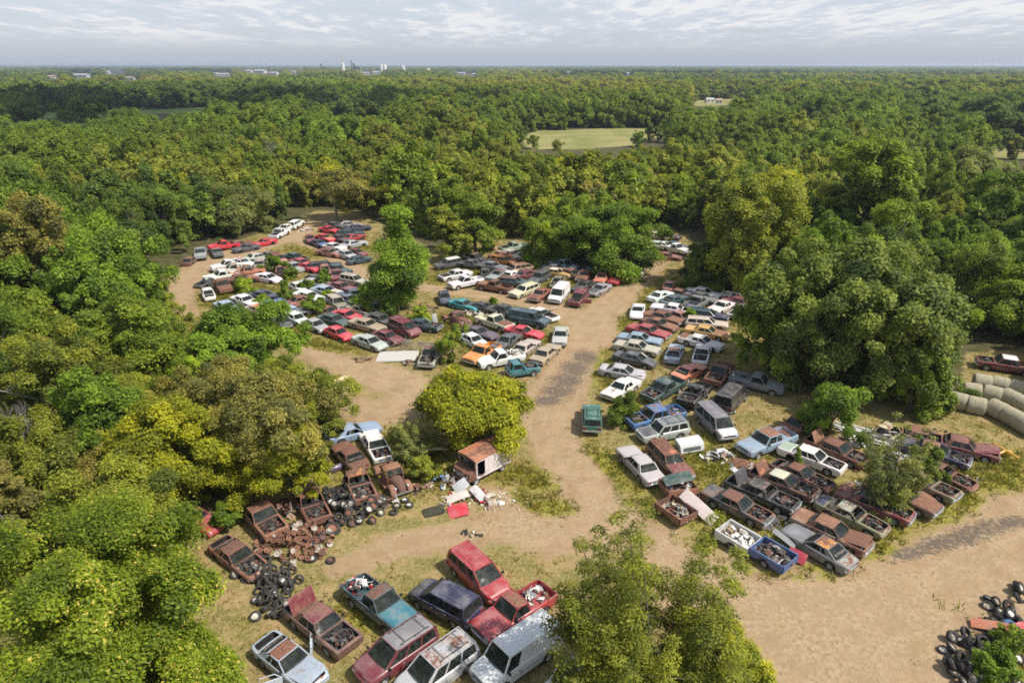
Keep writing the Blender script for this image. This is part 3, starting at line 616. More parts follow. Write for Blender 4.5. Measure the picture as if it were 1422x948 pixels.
# distant woodland: one mass out to the horizon
def distant_woodland():
    rg = np.random.default_rng(11); X, Y, S, RZ, K = [], [], [], [], []
    for (x, y, h, r) in far_pts: X.append(x); Y.append(y); S.append((r/4.8, r/4.8, h/10.4))
    ds = 280.0
    # rings of growing spacing
    while ds < 24000:
        sp = max(9.6, 0.0125*ds); n = int(2*ds*1.0/sp)
        xs = (np.arange(n)-n/2+rg.uniform(-.45, .45, n))*sp; ys = ds+rg.uniform(-.5, .5, n)*sp
        dens = np.sin(xs*.0031+ds*.0007)+np.cos(ds*.0043+xs*.0011)+rg.normal(0, .55, n)
        for x, y, dn in zip(xs, ys, dens):
            if ds > 700 and dn < -1.25: continue
            if ds > 2500 and dn < -0.7: continue
            h = rg.choice([rg.uniform(6, 9), rg.uniform(9, 14), rg.uniform(10, 14), rg.uniform(13, 18)]); w = max(h*rg.uniform(.42, .62), sp*rg.uniform(.45, .75))
            if ds < 1500 and not fits((x, y), h, w): continue
            if ds >= 900:
                u_, v_ = project(x, y, h*1.1); v0_ = project(x, y, 0)[1]; ww = w/y*FOC
                if any(abs(u_-q[0]) < q[2]*.5+ww and v_ < q[1]+.3 and v0_ > q[1]-q[3] for q in TOWN): continue
            X.append(x); Y.append(y); S.append((w/4.8, w/4.8, h/10.4))
        ds += sp*0.95
    n = len(X); X = np.array(X); Y = np.array(Y); S = np.array(S, np.float32)
    k = np.sin(X*.011+1.3)+np.cos(Y*.008+X*.004)+.6*np.sin(X*.0023+Y*.0011)+rg.normal(0, .55, n)
    order = ['dark', 'dark', 'green', 'mid', 'olive', 'yellow', 'tan']
    idx = np.clip(np.digitize(k, [-1.9, -1.0, -.1, .9, 2.0, 2.6]), 0, 6)
    me = bpy.data.meshes.new('distant_woodland'); me.vertices.add(n)
    me.vertices.foreach_set('co', np.stack([X, Y, np.full(n, -0.3)], -1).astype(np.float32).ravel())
    a = me.attributes.new('scl', 'FLOAT_VECTOR', 'POINT'); a.data.foreach_set('vector', S.ravel())
    a = me.attributes.new('rz', 'FLOAT_VECTOR', 'POINT'); rz = np.zeros((n, 3), np.float32); rz[:, 2] = rg.uniform(0, 6.28, n); a.data.foreach_set('vector', rz.ravel())
    near = np.hypot(X, Y) < 620
    pick = idx*2+np.where(near, 0, 1)
    tint = np.array([G(order[i])[:3] for i in idx], np.float32)*rg.uniform(.82, 1.2, (n, 1)).astype(np.float32)
    a = me.attributes.new('tint', 'FLOAT_VECTOR', 'POINT'); a.data.foreach_set('vector', tint.ravel())
    a = me.attributes.new('pick', 'INT', 'POINT'); a.data.foreach_set('value', pick.astype(np.int32))
    col = bpy.data.collections.new('woodland_crowns')
    for q, kk in enumerate(order):
        for lod in range(2):
            if lod == 0: me_c = VAR_M[q % 6][0].copy(); me_c.materials[0] = LEAF_FAR
            else:
                V, var, C, RC = crown_quads(300+q, 4.8, 4.8, 0.6, 10.4, 26, 2600, 0.48, 'round', .36); me_c = quads_mesh('crown', V, LEAF_FAR, var)
            o = bpy.data.objects.new('crown_%02d' % (q*2+lod), me_c); o.color = G(kk, (0.85, 1.0, 1.0, 1.0, .95, .85, .85)[q]); col.objects.link(o)
    ng = bpy.data.node_groups.new('scatter_crowns', 'GeometryNodeTree')
    ng.interface.new_socket('Geometry', in_out='INPUT', socket_type='NodeSocketGeometry'); ng.interface.new_socket('Geometry', in_out='OUTPUT', socket_type='NodeSocketGeometry')
    gi = ng.nodes.new('NodeGroupInput'); go = ng.nodes.new('NodeGroupOutput'); ip = ng.nodes.new('GeometryNodeInstanceOnPoints'); ci = ng.nodes.new('GeometryNodeCollectionInfo')
    ci.inputs['Collection'].default_value = col; ci.inputs['Separate Children'].default_value = True; ci.inputs['Reset Children'].default_value = True
    def named(nm, t):
        q = ng.nodes.new('GeometryNodeInputNamedAttribute'); q.data_type = t; q.inputs['Name'].default_value = nm; return [s for s in q.outputs if s.enabled and s.name == 'Attribute'][0]
    L = ng.links.new
    L(gi.outputs[0], ip.inputs['Points']); L(ci.outputs[0], ip.inputs['Instance']); ip.inputs['Pick Instance'].default_value = True
    L(named('pick', 'INT'), ip.inputs['Instance Index']); L(named('scl', 'FLOAT_VECTOR'), ip.inputs['Scale'])
    er = ng.nodes.new('FunctionNodeEulerToRotation'); L(named('rz', 'FLOAT_VECTOR'), er.inputs[0]); L(er.outputs[0], ip.inputs['Rotation'])
    L(ip.outputs[0], go.inputs[0])
    o = link('distant_woodland', me); md = o.modifiers.new('scatter', 'NODES'); md.node_group = ng
    tag(o, 'far-off broadleaf woods stretching as one mass to the horizon', 'woodland', kind='stuff'); print('distant crowns', n)
distant_woodland()
# ------------------------------------------------------------------ vehicles
# body materials: 0 paint, 1 dark interior, 2 chrome, 3 rubber/black, 4 engine grime
BM_ = [PAINT, DARK, CHROME, TYRE, JUNKM]
# x forward. L,W,H length/width/height; xA,xB windscreen foot/top; xC,xD rear glass top/foot; heights: sill, belt, nose, cowl, tail
SPEC = {
 'sedan':   dict(L=5.25, W=1.86, H=1.40, xA=.92, xB=.28, xC=-.98, xD=-1.48, zs=.27, zb=.92, zn=.84, zc=.92, zt=.90, r=.33, xf=1.62, xr=-1.42, panes=[(.03,.40),(.43,.78)], style='box'),
 'coupe':   dict(L=4.95, W=1.84, H=1.32, xA=.72, xB=.05, xC=-.92, xD=-1.65, zs=.25, zb=.88, zn=.76, zc=.88, zt=.88, r=.33, xf=1.52, xr=-1.38, panes=[(.03,.52),(.55,.72)], style='round'),
 'modern':  dict(L=4.85, W=1.82, H=1.40, xA=1.12, xB=.38, xC=-.88, xD=-1.62, zs=.25, zb=.92, zn=.70, zc=.92, zt=.97, r=.32, xf=1.50, xr=-1.35, panes=[(.06,.42),(.45,.78)], style='round'),
 'classic': dict(L=5.45, W=1.98, H=1.42, xA=.88, xB=.36, xC=-.95, xD=-1.45, zs=.29, zb=.90, zn=.86, zc=.91, zt=.88, r=.35, xf=1.70, xr=-1.50, panes=[(.03,.42),(.45,.80)], style='box'),
 'compact': dict(L=4.30, W=1.68, H=1.38, xA=.85, xB=.25, xC=-.95, xD=-1.70, zs=.25, zb=.88, zn=.76, zc=.88, zt=.88, r=.30, xf=1.32, xr=-1.22, panes=[(.05,.50),(.54,.82)], style='round'),
 'wagon':   dict(L=5.20, W=1.88, H=1.46, xA=.92, xB=.30, xC=-2.30, xD=-2.50, zs=.27, zb=.92, zn=.84, zc=.92, zt=.92, r=.33, xf=1.58, xr=-1.42, panes=[(.03,.31),(.33,.60),(.63,.95)], style='box'),
 'suv':     dict(L=4.65, W=1.82, H=1.70, xA=.88, xB=.34, xC=-2.08, xD=-2.24, zs=.36, zb=1.06, zn=.98, zc=1.06, zt=1.06, r=.37, xf=1.42, xr=-1.30, panes=[(.04,.32),(.36,.62),(.66,.95)], style='box'),
 'minivan': dict(L=4.80, W=1.94, H=1.74, xA=1.42, xB=.52, xC=-2.12, xD=-2.30, zs=.28, zb=1.05, zn=.86, zc=1.05, zt=1.05, r=.34, xf=1.52, xr=-1.42, panes=[(.08,.34),(.37,.64),(.67,.95)], style='round'),
 'van':     dict(L=5.25, W=2.00, H=2.05, xA=1.62, xB=1.08, xC=-2.50, xD=-2.56, zs=.36, zb=1.18, zn=1.00, zc=1.18, zt=1.18, r=.37, xf=1.72, xr=-1.50, panes=[(.03,.24)], style='box'),
 'windowvan': dict(L=4.95, W=1.95, H=1.92, xA=1.58, xB=.95, xC=-2.34, xD=-2.42, zs=.34, zb=1.12, zn=.95, zc=1.12, zt=1.12, r=.36, xf=1.60, xr=-1.40, panes=[(.03,.25),(.29,.60),(.64,.95)], style='box'),
 'pickup':  dict(L=5.40, W=1.98, H=1.76, xA=.95, xB=.42, xC=-.42, xD=-.58, zs=.40, zb=1.10, zn=1.02, zc=1.10, zt=1.10, r=.38, xf=1.75, xr=-1.55, panes=[(.06,.92)], style='box', bed=1),
 'longpickup': dict(L=5.70, W=1.98, H=1.76, xA=1.15, xB=.62, xC=-.80, xD=-.96, zs=.40, zb=1.10, zn=1.02, zc=1.10, zt=1.10, r=.38, xf=1.92, xr=-1.65, panes=[(.06,.58),(.63,.93)], style='box', bed=1),
 'cabonly': dict(L=3.50, W=1.92, H=1.72, xA=.05, xB=-.45, xC=-1.30, xD=-1.50, zs=.40, zb=1.08, zn=1.00, zc=1.08, zt=1.05, r=.37, xf=.95, xr=-9, panes=[(.06,.92)], style='box'),
}
def lerp(a, b, t): return a+(b-a)*t
class Car:
    def __init__(s, kind): s.__dict__.update(SPEC[kind]); s.kind = kind; s.bed = getattr(s, 'bed', 0)
    def hw(s, x):
        h = s.L/2; t = abs(x)/h; w = s.W/2
        if s.style == 'round': return w*(1-0.05*t**3-0.16*max(0, (t-.78)/.22)**2)
        return w*(1-0.02*t**3-0.06*max(0, (t-.86)/.14)**2)
    def deck(s, x):
        h = s.L/2
        if x >= s.xA:
            t = (x-s.xA)/(h-s.xA); return lerp(s.zc, s.zn, t**(1.6 if s.style == 'round' else 1.3)) - (.10 if s.style == 'round' else .05)*max(0, (t-.86)/.14)**2
        if x <= s.xD:
            t = (s.xD-x)/(h+s.xD+1e-6); return lerp(s.zb, s.zt, min(1, t*2)) - .06*max(0, (t-.85)/.15)**2
        return s.zb
    def low(s, x):
        ra = s.r+.07; z = s.zs
        for w in (s.xf, s.xr):
            d = abs(x-w)
            if d < ra: z = max(z, s.r+math.sqrt(ra*ra-d*d))
        return min(z, s.deck(x)-.08)
    def cav(s, x):
        h = s.L/2
        if x > s.xA+.14: return s.deck(x)-.42 if x < h-.16 else None
        if s.xD+.02 < x < s.xA-.06: return s.zs+.12
        if s.bed: return .66 if -h+.07 < x < s.xD-.10 else None
        if s.xD > -h+.5 and -h+.18 < x < s.xD-.14: return s.deck(x)-.40
        return None
    def lip(s, x):
        if x > s.xA: return .17
        if x > s.xD: return .06
        return .09 if s.bed else .17
    def side(s, x0, x1, t):   # point on the greenhouse side plane, fraction f of length, t of height
        pass
def body_mesh(c, variant=0):
    mb = MB(); h = c.L/2; xs = set()
    for x in (h, h-.04, h-.12, h-.155, h-.165, h-.30, c.xA+.145, c.xA+.135, c.xA, c.xA-.055, c.xA-.065, (c.xA+c.xD)/2, c.xD+.025, c.xD+.015, c.xD-.095, c.xD-.105, c.xD-.135, c.xD-.145,
              -h+.30, -h+.185, -h+.175, -h+.075, -h+.065, -h+.04, -h): 
        if -h <= x <= h: xs.add(round(x, 4))
    for k in range(1, 8): xs.add(round(lerp(c.xA+.14, h-.165, k/8), 4))
    if c.xD > -h+.5:
        for k in range(1, 6): xs.add(round(lerp(-h+.18, c.xD-.14, k/6), 4))
    for w in (c.xf, c.xr):
        ra = c.r+.07
        if abs(w) > h: continue
        for k in range(11): xs.add(round(w+ra*math.cos(math.pi*k/10)*.999, 4))
        xs.add(round(w+ra*1.012, 4)); xs.add(round(w-ra*1.012, 4))
    xs = sorted(xs, reverse=True); rows = []; info = []
    for x in xs:
        w = c.hw(x); d = c.deck(x); lo = c.low(x); cv = c.cav(x); lp = c.lip(x); zm = lo+(d-lo)*.55
        nose = max(0, (abs(x)-h+.14)/.14)
        half = [(w-.30, lo+.02), (w-.05+.0*nose, lo), (w-.005, max(lo+.01, min(zm, .62))), (w, max(lo+.02, d-.16)), (w-.035, d-.035), (w-.085, d), (w-lp-.03, d+.004),
                (w-lp-.035, d+.004 if cv is None else cv), (0, d+(.02 if cv is None else 0) if cv is None else cv)]
        if nose > 0: half = [(y, z if i not in (0, 1) else z+.10*nose) for i, (y, z) in enumerate(half)]
        row = [(x, y, z) for y, z in half]+[(x, -y, z) for y, z in half[-2::-1]]
        rows.append(row); info.append(cv)
    def mf(i, j):
        x = (xs[i]+xs[i+1])/2; jj = j if j < 8 else 15-j
        if jj == 0: return 3
        if jj >= 6 and (info[i] is not None or info[i+1] is not None):
            if x > c.xA+.1: return 4
            if x > c.xD: return 1
            return 0 if c.bed else 1
        return 0
    mb.grid(rows, mf=mf, flip=True)
    mb.face([rows[0][k] for k in range(1, 16)][::-1]); mb.face([rows[-1][k] for k in range(1, 16)])
    # greenhouse frame: pillars and rails
    wb, wr = c.W/2-.09, (c.W/2-.09)*(.80 if c.H < 1.6 else .86); Hr = c.H-.055
    def sp(f, t, sg, ins=0.0):
        x = lerp(lerp(c.xA, c.xD, f), lerp(c.xB, c.xC, f), t); return Vector((x, sg*(lerp(wb, wr, t)-ins), lerp(c.zb, Hr, t)))
    edges = [0.0]
    for a, b in c.panes: edges += [a, b]
    edges.append(1.0)
    for sg in (-1, 1):
        for k in range(0, len(edges), 2):
            a, b = edges[k], edges[k+1]
            if b-a < .004: b = a+.015
            mb.hexa([sp(a, -.03, sg), sp(b, -.03, sg), sp(b, 1, sg), sp(a, 1, sg), sp(a, -.03, sg, .05), sp(b, -.03, sg, .05), sp(b, 1, sg, .05), sp(a, 1, sg, .05)])
        mb.hexa([sp(0, .90, sg, -.004), sp(1, .90, sg, -.004), sp(1, 1.0, sg, -.004), sp(0, 1.0, sg, -.004), sp(0, .90, sg, .05), sp(1, .90, sg, .05), sp(1, 1, sg, .05), sp(0, 1, sg, .05)])
    # front and rear frame posts
    for (x0, x1) in ((c.xA, c.xB), (c.xD, c.xC)):
        for sg in (-1, 1):
            mb.tube([(x0, sg*(wb-.02), c.zb-.02), (x1, sg*(wr-.02), Hr)], .038, 5)
        mb.tube([(x1, -wr+.02, Hr), (x1, wr-.02, Hr)], .035, 5)
    # door seams, handles, side strip, steering wheel, dashboard
    nd_ = 1 if (len(c.panes) == 1 or c.kind in ('coupe',)) else 2
    sx = [c.xA-.02, lerp(c.xA, c.xD, c.panes[0][1]+.015)]
    if nd_ == 2: sx.append(lerp(c.xA, c.xD, min(.8, c.panes[1][1]+.0)))
    for sg in (-1, 1):
        for x in sx:
            zl = c.low(x)+.06
            mb.box((x, sg*(c.hw(x)+.001), (zl+c.deck(x)-.12)/2), (.014, .008, c.deck(x)-.12-zl), 1)
        for x in sx[1:]: mb.box((x+.14, sg*(c.hw(x)+.008), c.deck(x)-.20), (.14, .022, .03), 2)
        if c.style == 'box':
            x0, x1 = c.xf-c.r-.12, (c.xr+c.r+.12 if c.xr > -5 else c.xD)
            mb.box(((x0+x1)/2, sg*(c.W/2+.002), .60 if c.H < 1.6 else .74), (x0-x1, .014, .035), 2)
    mb.box((c.xA-.22, 0, c.zb-.06), (.30, 2*wb-.16, .12), 1)
    mb.lathe([(.17, -.012), (.19, 0), (.17, .012)], 12, 3, 'X', (c.xA-.50, .38, c.zb+.02))
    return mb.mesh('body', BM_, 38)
def roof_mesh(c, rack=False):
    mb = MB(); wr = (c.W/2-.09)*(.80 if c.H < 1.6 else .86)+.012; n, m = 9, 9; rows = []
    for i in range(n):
        t = i/(n-1); e = lerp(c.xB+.03, c.xC-.03, t); row = []
        for j in range(m):
            s = -1+2*j/(m-1); ex = abs(2*t-1)
            z = c.H-.010-.045*abs(s)**3-.035*ex**4 - (.035 if abs(s) == 1 else 0) - (.02 if ex == 1 else 0)
            row.append((e, s*wr, z))
        rows.append(row)
    mb.grid(rows, 0, True)
    und = [[(x, y*.97, z-.035) for x, y, z in r] for r in rows]; mb.grid(und, 1)
    for a, b in ((rows[0], und[0]), (rows[-1][::-1], und[-1][::-1]), ([r[0] for r in rows][::-1], [r[0] for r in und][::-1]), ([r[-1] for r in rows], [r[-1] for r in und])): mb.grid([a, b], 0, True)
    if c.kind in ('wagon', 'suv', 'minivan', 'windowvan'):
        L = c.xB-c.xC
        for k in range(5):                                   # pressed ribs
            y = (-.6+.3*k)*wr; mb.box(((c.xB+c.xC)/2-.1, y, c.H-.004), (L*.72, .03, .012), 0)
    return mb.mesh('roof', BM_, 40)
def rack_mesh(c):
    mb = MB(); wr = (c.W/2-.09)*.78; x0, x1 = c.xB-.45, c.xC+.35
    for s in (-1, 1): mb.tube([(x0, s*wr*.82, c.H+.05), (x1, s*wr*.82, c.H+.05)], .022, 6)
    for x in (lerp(x0, x1, .12), lerp(x0, x1, .88)): mb.tube([(x, -wr*.82, c.H+.065), (x, wr*.82, c.H+.065)], .02, 6)
    for s in (-1, 1):
        for x in (x0, (x0+x1)/2, x1): mb.box((x, s*wr*.82, c.H+.02), (.09, .05, .06))
    return mb.mesh('roof_rack', [TYRE])
def lid_mesh(c, front=True):
    """hood or trunk lid; origin on its hinge"""
    h = c.L/2; x0, x1 = (c.xA+.10, h-.115) if front else (c.xD-.115, -h+.10); z0 = c.deck(x0)+.014; mb = MB(); rows = []; n, m = 8, 7
    for i in range(n):
        x = lerp(x0, x1, i/(n-1)); w = c.hw(x)-(.145 if front else .14); row = []
        for j in range(m):
            s = -1+2*j/(m-1)
            ridge = .014 if front and j in (2, 4) and c.style == 'box' else 0
            row.append((x-x0, s*w, c.deck(x)+.014+.028*(1-s*s)+ridge-z0 - (.02 if i == n-1 else 0)))
        rows.append(row)
    mb.grid(rows, 0, front); und = [[(x, y*.985, z-.03) for x, y, z in r] for r in rows]; mb.grid(und, 0, not front)
    for a, b in ((rows[0], und[0]), (rows[-1], und[-1]), ([r[0] for r in rows], [r[0] for r in und]), ([r[-1] for r in rows], [r[-1] for r in und])): mb.grid([a, b], 0)
    return mb.mesh('hood' if front else 'trunk_lid', [PAINT], 40), (x0, 0, z0)
def glass_meshes(c):
    wb, wr = c.W/2-.09, (c.W/2-.09)*(.80 if c.H < 1.6 else .86); Hr = c.H-.055; out = []
    def pane(x0, x1, bow, nm):
        mb = MB(); rows = []
        for i in range(4):
            t = .03+.95*i/3; row = []
            for j in range(7):
                s = -1+j/3; row.append((lerp(x0, x1, t)+bow*(1-s*s), s*(lerp(wb, wr, t)-.055), lerp(c.zb, Hr, t)))
            rows.append(row)
        mb.grid(rows, 0, bow > 0)
        return mb.mesh(nm, [GLASS], 60)
    ws = pane(c.xA-.01, c.xB, .09, 'windshield'); rw_ = pane(c.xD+.01, c.xC, -.07, 'rear_window'); sides = []
    for sg in (-1, 1):
        for a, b in c.panes:
            mb = MB(); q = []
            for f, t in ((a, 0), (b, 0), (b, .91), (a, .91)):
                x = lerp(lerp(c.xA, c.xD, f), lerp(c.xB, c.xC, f), t); q.append((x, sg*(lerp(wb, wr, t)-.022), lerp(c.zb, Hr, t)))
            mb.face(q if sg < 0 else q[::-1]); sides.append(mb.mesh('side_window', [GLASS], 0))
    return ws, rw_, sides
def wheel_meshes(r):
    w = .19; mb = MB(); mb.lathe([(r*.60, -w/2), (r*.86, -w/2), (r*.97, -w*.40), (r, -w*.25), (r, w*.25), (r*.97, w*.40), (r*.86, w/2), (r*.60, w/2), (r*.60, -w/2)], 20, 0)
    ty = mb.mesh('tyre', [TYRE], 40)
    mb = MB()
    for sg in (1, -1): mb.lathe([(r*.62, sg*w*.47), (r*.55, sg*w*.40), (r*.50, sg*w*.22), (r*.30, sg*w*.20), (r*.26, sg*w*.36), (r*.12, sg*w*.40), (0.001, sg*w*.40)], 18, 0)
    return ty, mb.mesh('rim', [STEEL], 35)
def bumper_mesh(c, front):
    h = c.L/2; sg = 1 if front else -1; mb = MB(); rows = []; z = .50 if c.H < 1.6 else .58; hh = .085 if c.style == 'box' else .13
    for j in range(13):
        s = -1+j/6; y = s*(c.hw(h*.9)+.015); x = h+.055-.10*abs(s)**4-(.05*s*s if c.style == 'round' else 0)
        ring = [(x-.05, -hh), (x+.035, -hh*.75), (x+.055, 0), (x+.035, hh*.75), (x-.05, hh), (x-.05, -hh)]
        rows.append([(sg*a, y, z+b) for a, b in ring])
    mb.grid(rows, 0, not front); mb.face([rows[0][k] for k in range(5)]); mb.face([rows[-1][k] for k in range(5)][::-1])
    return mb.mesh('front_bumper' if front else 'rear_bumper', [CHROME if c.style == 'box' else PAINT], 40)
def grille_mesh(c):
    h = c.L/2; mb = MB(); z = c.deck(h)-.14; w = c.hw(h)*1.15
    mb.box((h+.004, 0, z), (.02, w, .17), 0)
    for k in range(5): mb.box((h+.017, 0, z-.07+.035*k), (.012, w*.97, .010), 1)
    for s in (-1, 1): mb.box((h+.017, s*w/2, z), (.016, .02, .18), 1)
    return mb.mesh('grille', [DARK, CHROME], 30)
def lamp_mesh(c, front, sg):
    h = c.L/2; mb = MB(); w = c.hw(h); z = c.deck(h if front else -h)-.14
    y = sg*(w*.80) if front else sg*(w*.78)
    mb.box(((h+.012) if front else -(h+.010), y, z), (.035, w*.34 if front else w*.38, .15 if c.H < 1.6 else .19), 0)
    mb.box(((h+.010) if front else -(h+.008), y, z), (.020, w*.37 if front else w*.41, .18 if c.H < 1.6 else .22), 1)
    return mb.mesh('headlight' if front else 'tail_light', [LAMP if front else REDL, CHROME], 0)
def engine_mesh(c, seed):
    rg = random.Random(seed); mb = MB(); x0, x1 = c.xA+.2, c.L/2-.2; zf = c.deck((x0+x1)/2)-.40
    mb.box(((x0+x1)/2-.1, 0, zf+.16), ((x1-x0)*.50, .45, .26), 0)
    for k in range(26):
        s = (rg.uniform(.06, .30), rg.uniform(.06, .32), rg.uniform(.05, .22))
        x = rg.uniform(x0, x1); y = rg.uniform(-.55, .55); mb.box((x, y, zf+rg.uniform(.08, .36)), s, rg.choice((0, 0, 1, 2, 3, 1)), rg.uniform(0, 3))
    for k in range(9):
        a = Vector((rg.uniform(x0, x1), rg.uniform(-.6, .6), zf+rg.uniform(.2, .42))); b = a+Vector((rg.uniform(-.5, .5), rg.uniform(-.5, .5), rg.uniform(-.15, .05)))
        b.x = min(max(b.x, x0), x1); mb.tube([a, a.lerp(b, .5)+Vector((0, 0, .06)), b], rg.uniform(.012, .035), 5, rg.choice((3, 1, 2)))
    mb.lathe([(.02, .04), (.19, .04), (.20, 0), (.20, -.05)], 14, rg.choice((1, 2, 3)), 'Z', ((x0+x1)/2-.05, .02, zf+.36))
    return mb.mesh('engine', [JUNKM, RUSTM, STEELD, TYRE], 35)
def seat_meshes(c):
    out = []
    for y in (-.38, .38):
        mb = MB(); x = c.xA-.95; z = c.zs+.12
        mb.box((x, y, z+.17), (.52, .52, .20)); mb.box((x-.28, y, z+.46), (.14, .50, .52), rot=Matrix.Rotation(-.2, 3, 'Y')); mb.box((x-.36, y, z+.77), (.09, .26, .16))
        out.append(mb.mesh('front_seat', [SEAT], 30))
    if c.xA-c.xD > 2.0:
        mb = MB(); x = max(c.xD+.55, c.xA-1.95); z = c.zs+.12
        mb.box((x, 0, z+.17), (.52, 1.25, .22)); mb.box((x-.30, 0, z+.46), (.16, 1.25, .50), rot=Matrix.Rotation(-.22, 3, 'Y')); out.append(mb.mesh('rear_seat', [SEAT], 30))
    return out
def mirror_mesh(c, sg):
    mb = MB(); mb.box((c.xA-.22, sg*(c.W/2+.08), c.zb+.08), (.08, .20, .14)); mb.box((c.xA-.20, sg*(c.W/2-.02), c.zb+.03), (.05, .12, .05)); return mb.mesh('wing_mirror', [DARK], 30)
def tailgate_mesh(c):
    h = c.L/2; mb = MB(); w = c.hw(-h)-.12; mb.box((0, 0, .23), (.05, 2*w, .46)); mb.box((-.028, 0, .23), (.012, 2*w*.8, .26)); return mb.mesh('tailgate', [PAINT], 30), (-h+.02, 0, .66)
STEELD = simple('dull_cast_metal', (.16,.15,.14), .6, .2, .4, 6)
PROTO = {}
def proto(kind):
    """meshes of one kind of vehicle, shared by every copy"""
    if kind in PROTO: return PROTO[kind]
    c = Car(kind); d = dict(c=c, body=body_mesh(c), roof=roof_mesh(c), hood=lid_mesh(c, True), glass=glass_meshes(c), wheel=wheel_meshes(c.r), fb=bumper_mesh(c, True), rb=bumper_mesh(c, False),
        grille=grille_mesh(c), hl=[lamp_mesh(c, True, s) for s in (-1, 1)], tl=[lamp_mesh(c, False, s) for s in (-1, 1)], eng=[engine_mesh(c, s) for s in (1, 2, 3)], seats=seat_meshes(c), mir=[mirror_mesh(c, s) for s in (-1, 1)])
    d['trunk'] = lid_mesh(c, False) if (not c.bed and c.xD > -c.L/2+.5 and kind != 'cabonly') else None
    d['gate'] = tailgate_mesh(c) if c.bed else None
    d['rack'] = rack_mesh(c) if kind in ('suv', 'minivan', 'wagon') else None
    PROTO[kind] = d; return d
PAL = dict(white=(.76,.74,.69), cream=(.60,.53,.38), silver=(.43,.425,.41), lgrey=(.31,.31,.31), grey=(.17,.175,.18), dgrey=(.060,.063,.068), black=(.017,.017,.019), red=(.36,.022,.030), bred=(.55,.014,.035),
  maroon=(.165,.018,.030), rust=(.20,.075,.045), brown=(.125,.058,.042), drust=(.10,.042,.03), orange=(.66,.25,.025), salmon=(.62,.19,.10), tan=(.38,.28,.18), beige=(.46,.40,.32), khaki=(.22,.21,.12),
  blue=(.05,.14,.32), lblue=(.24,.33,.44), pblue=(.34,.42,.50), navy=(.012,.018,.065), teal=(.012,.15,.19), bteal=(.01,.24,.27), green=(.012,.135,.085), dgreen=(.016,.05,.045), dteal=(.016,.06,.075), yellow=(.62,.45,.15), gold=(.55,.36,.09), purple=(.075,.035,.06), pink=(.48,.20,.18), pgreen=(.34,.42,.34))
CATN = dict(sedan='car', coupe='car', modern='car', classic='car', compact='car', wagon='station wagon', suv='suv', minivan='minivan', van='van', windowvan='van', pickup='pickup truck', longpickup='pickup truck', cabonly='truck cab')
NAMEN = dict(sedan='sedan', coupe='coupe', modern='sedan', classic='sedan', compact='compact_car', wagon='station_wagon', suv='sport_utility_vehicle', minivan='minivan', van='cargo_van', windowvan='passenger_van', pickup='pickup_truck', longpickup='pickup_truck', cabonly='truck_cab')
FOOT = []      # footprints: x, y, heading, half length, half width
rc_ = random.Random(21)
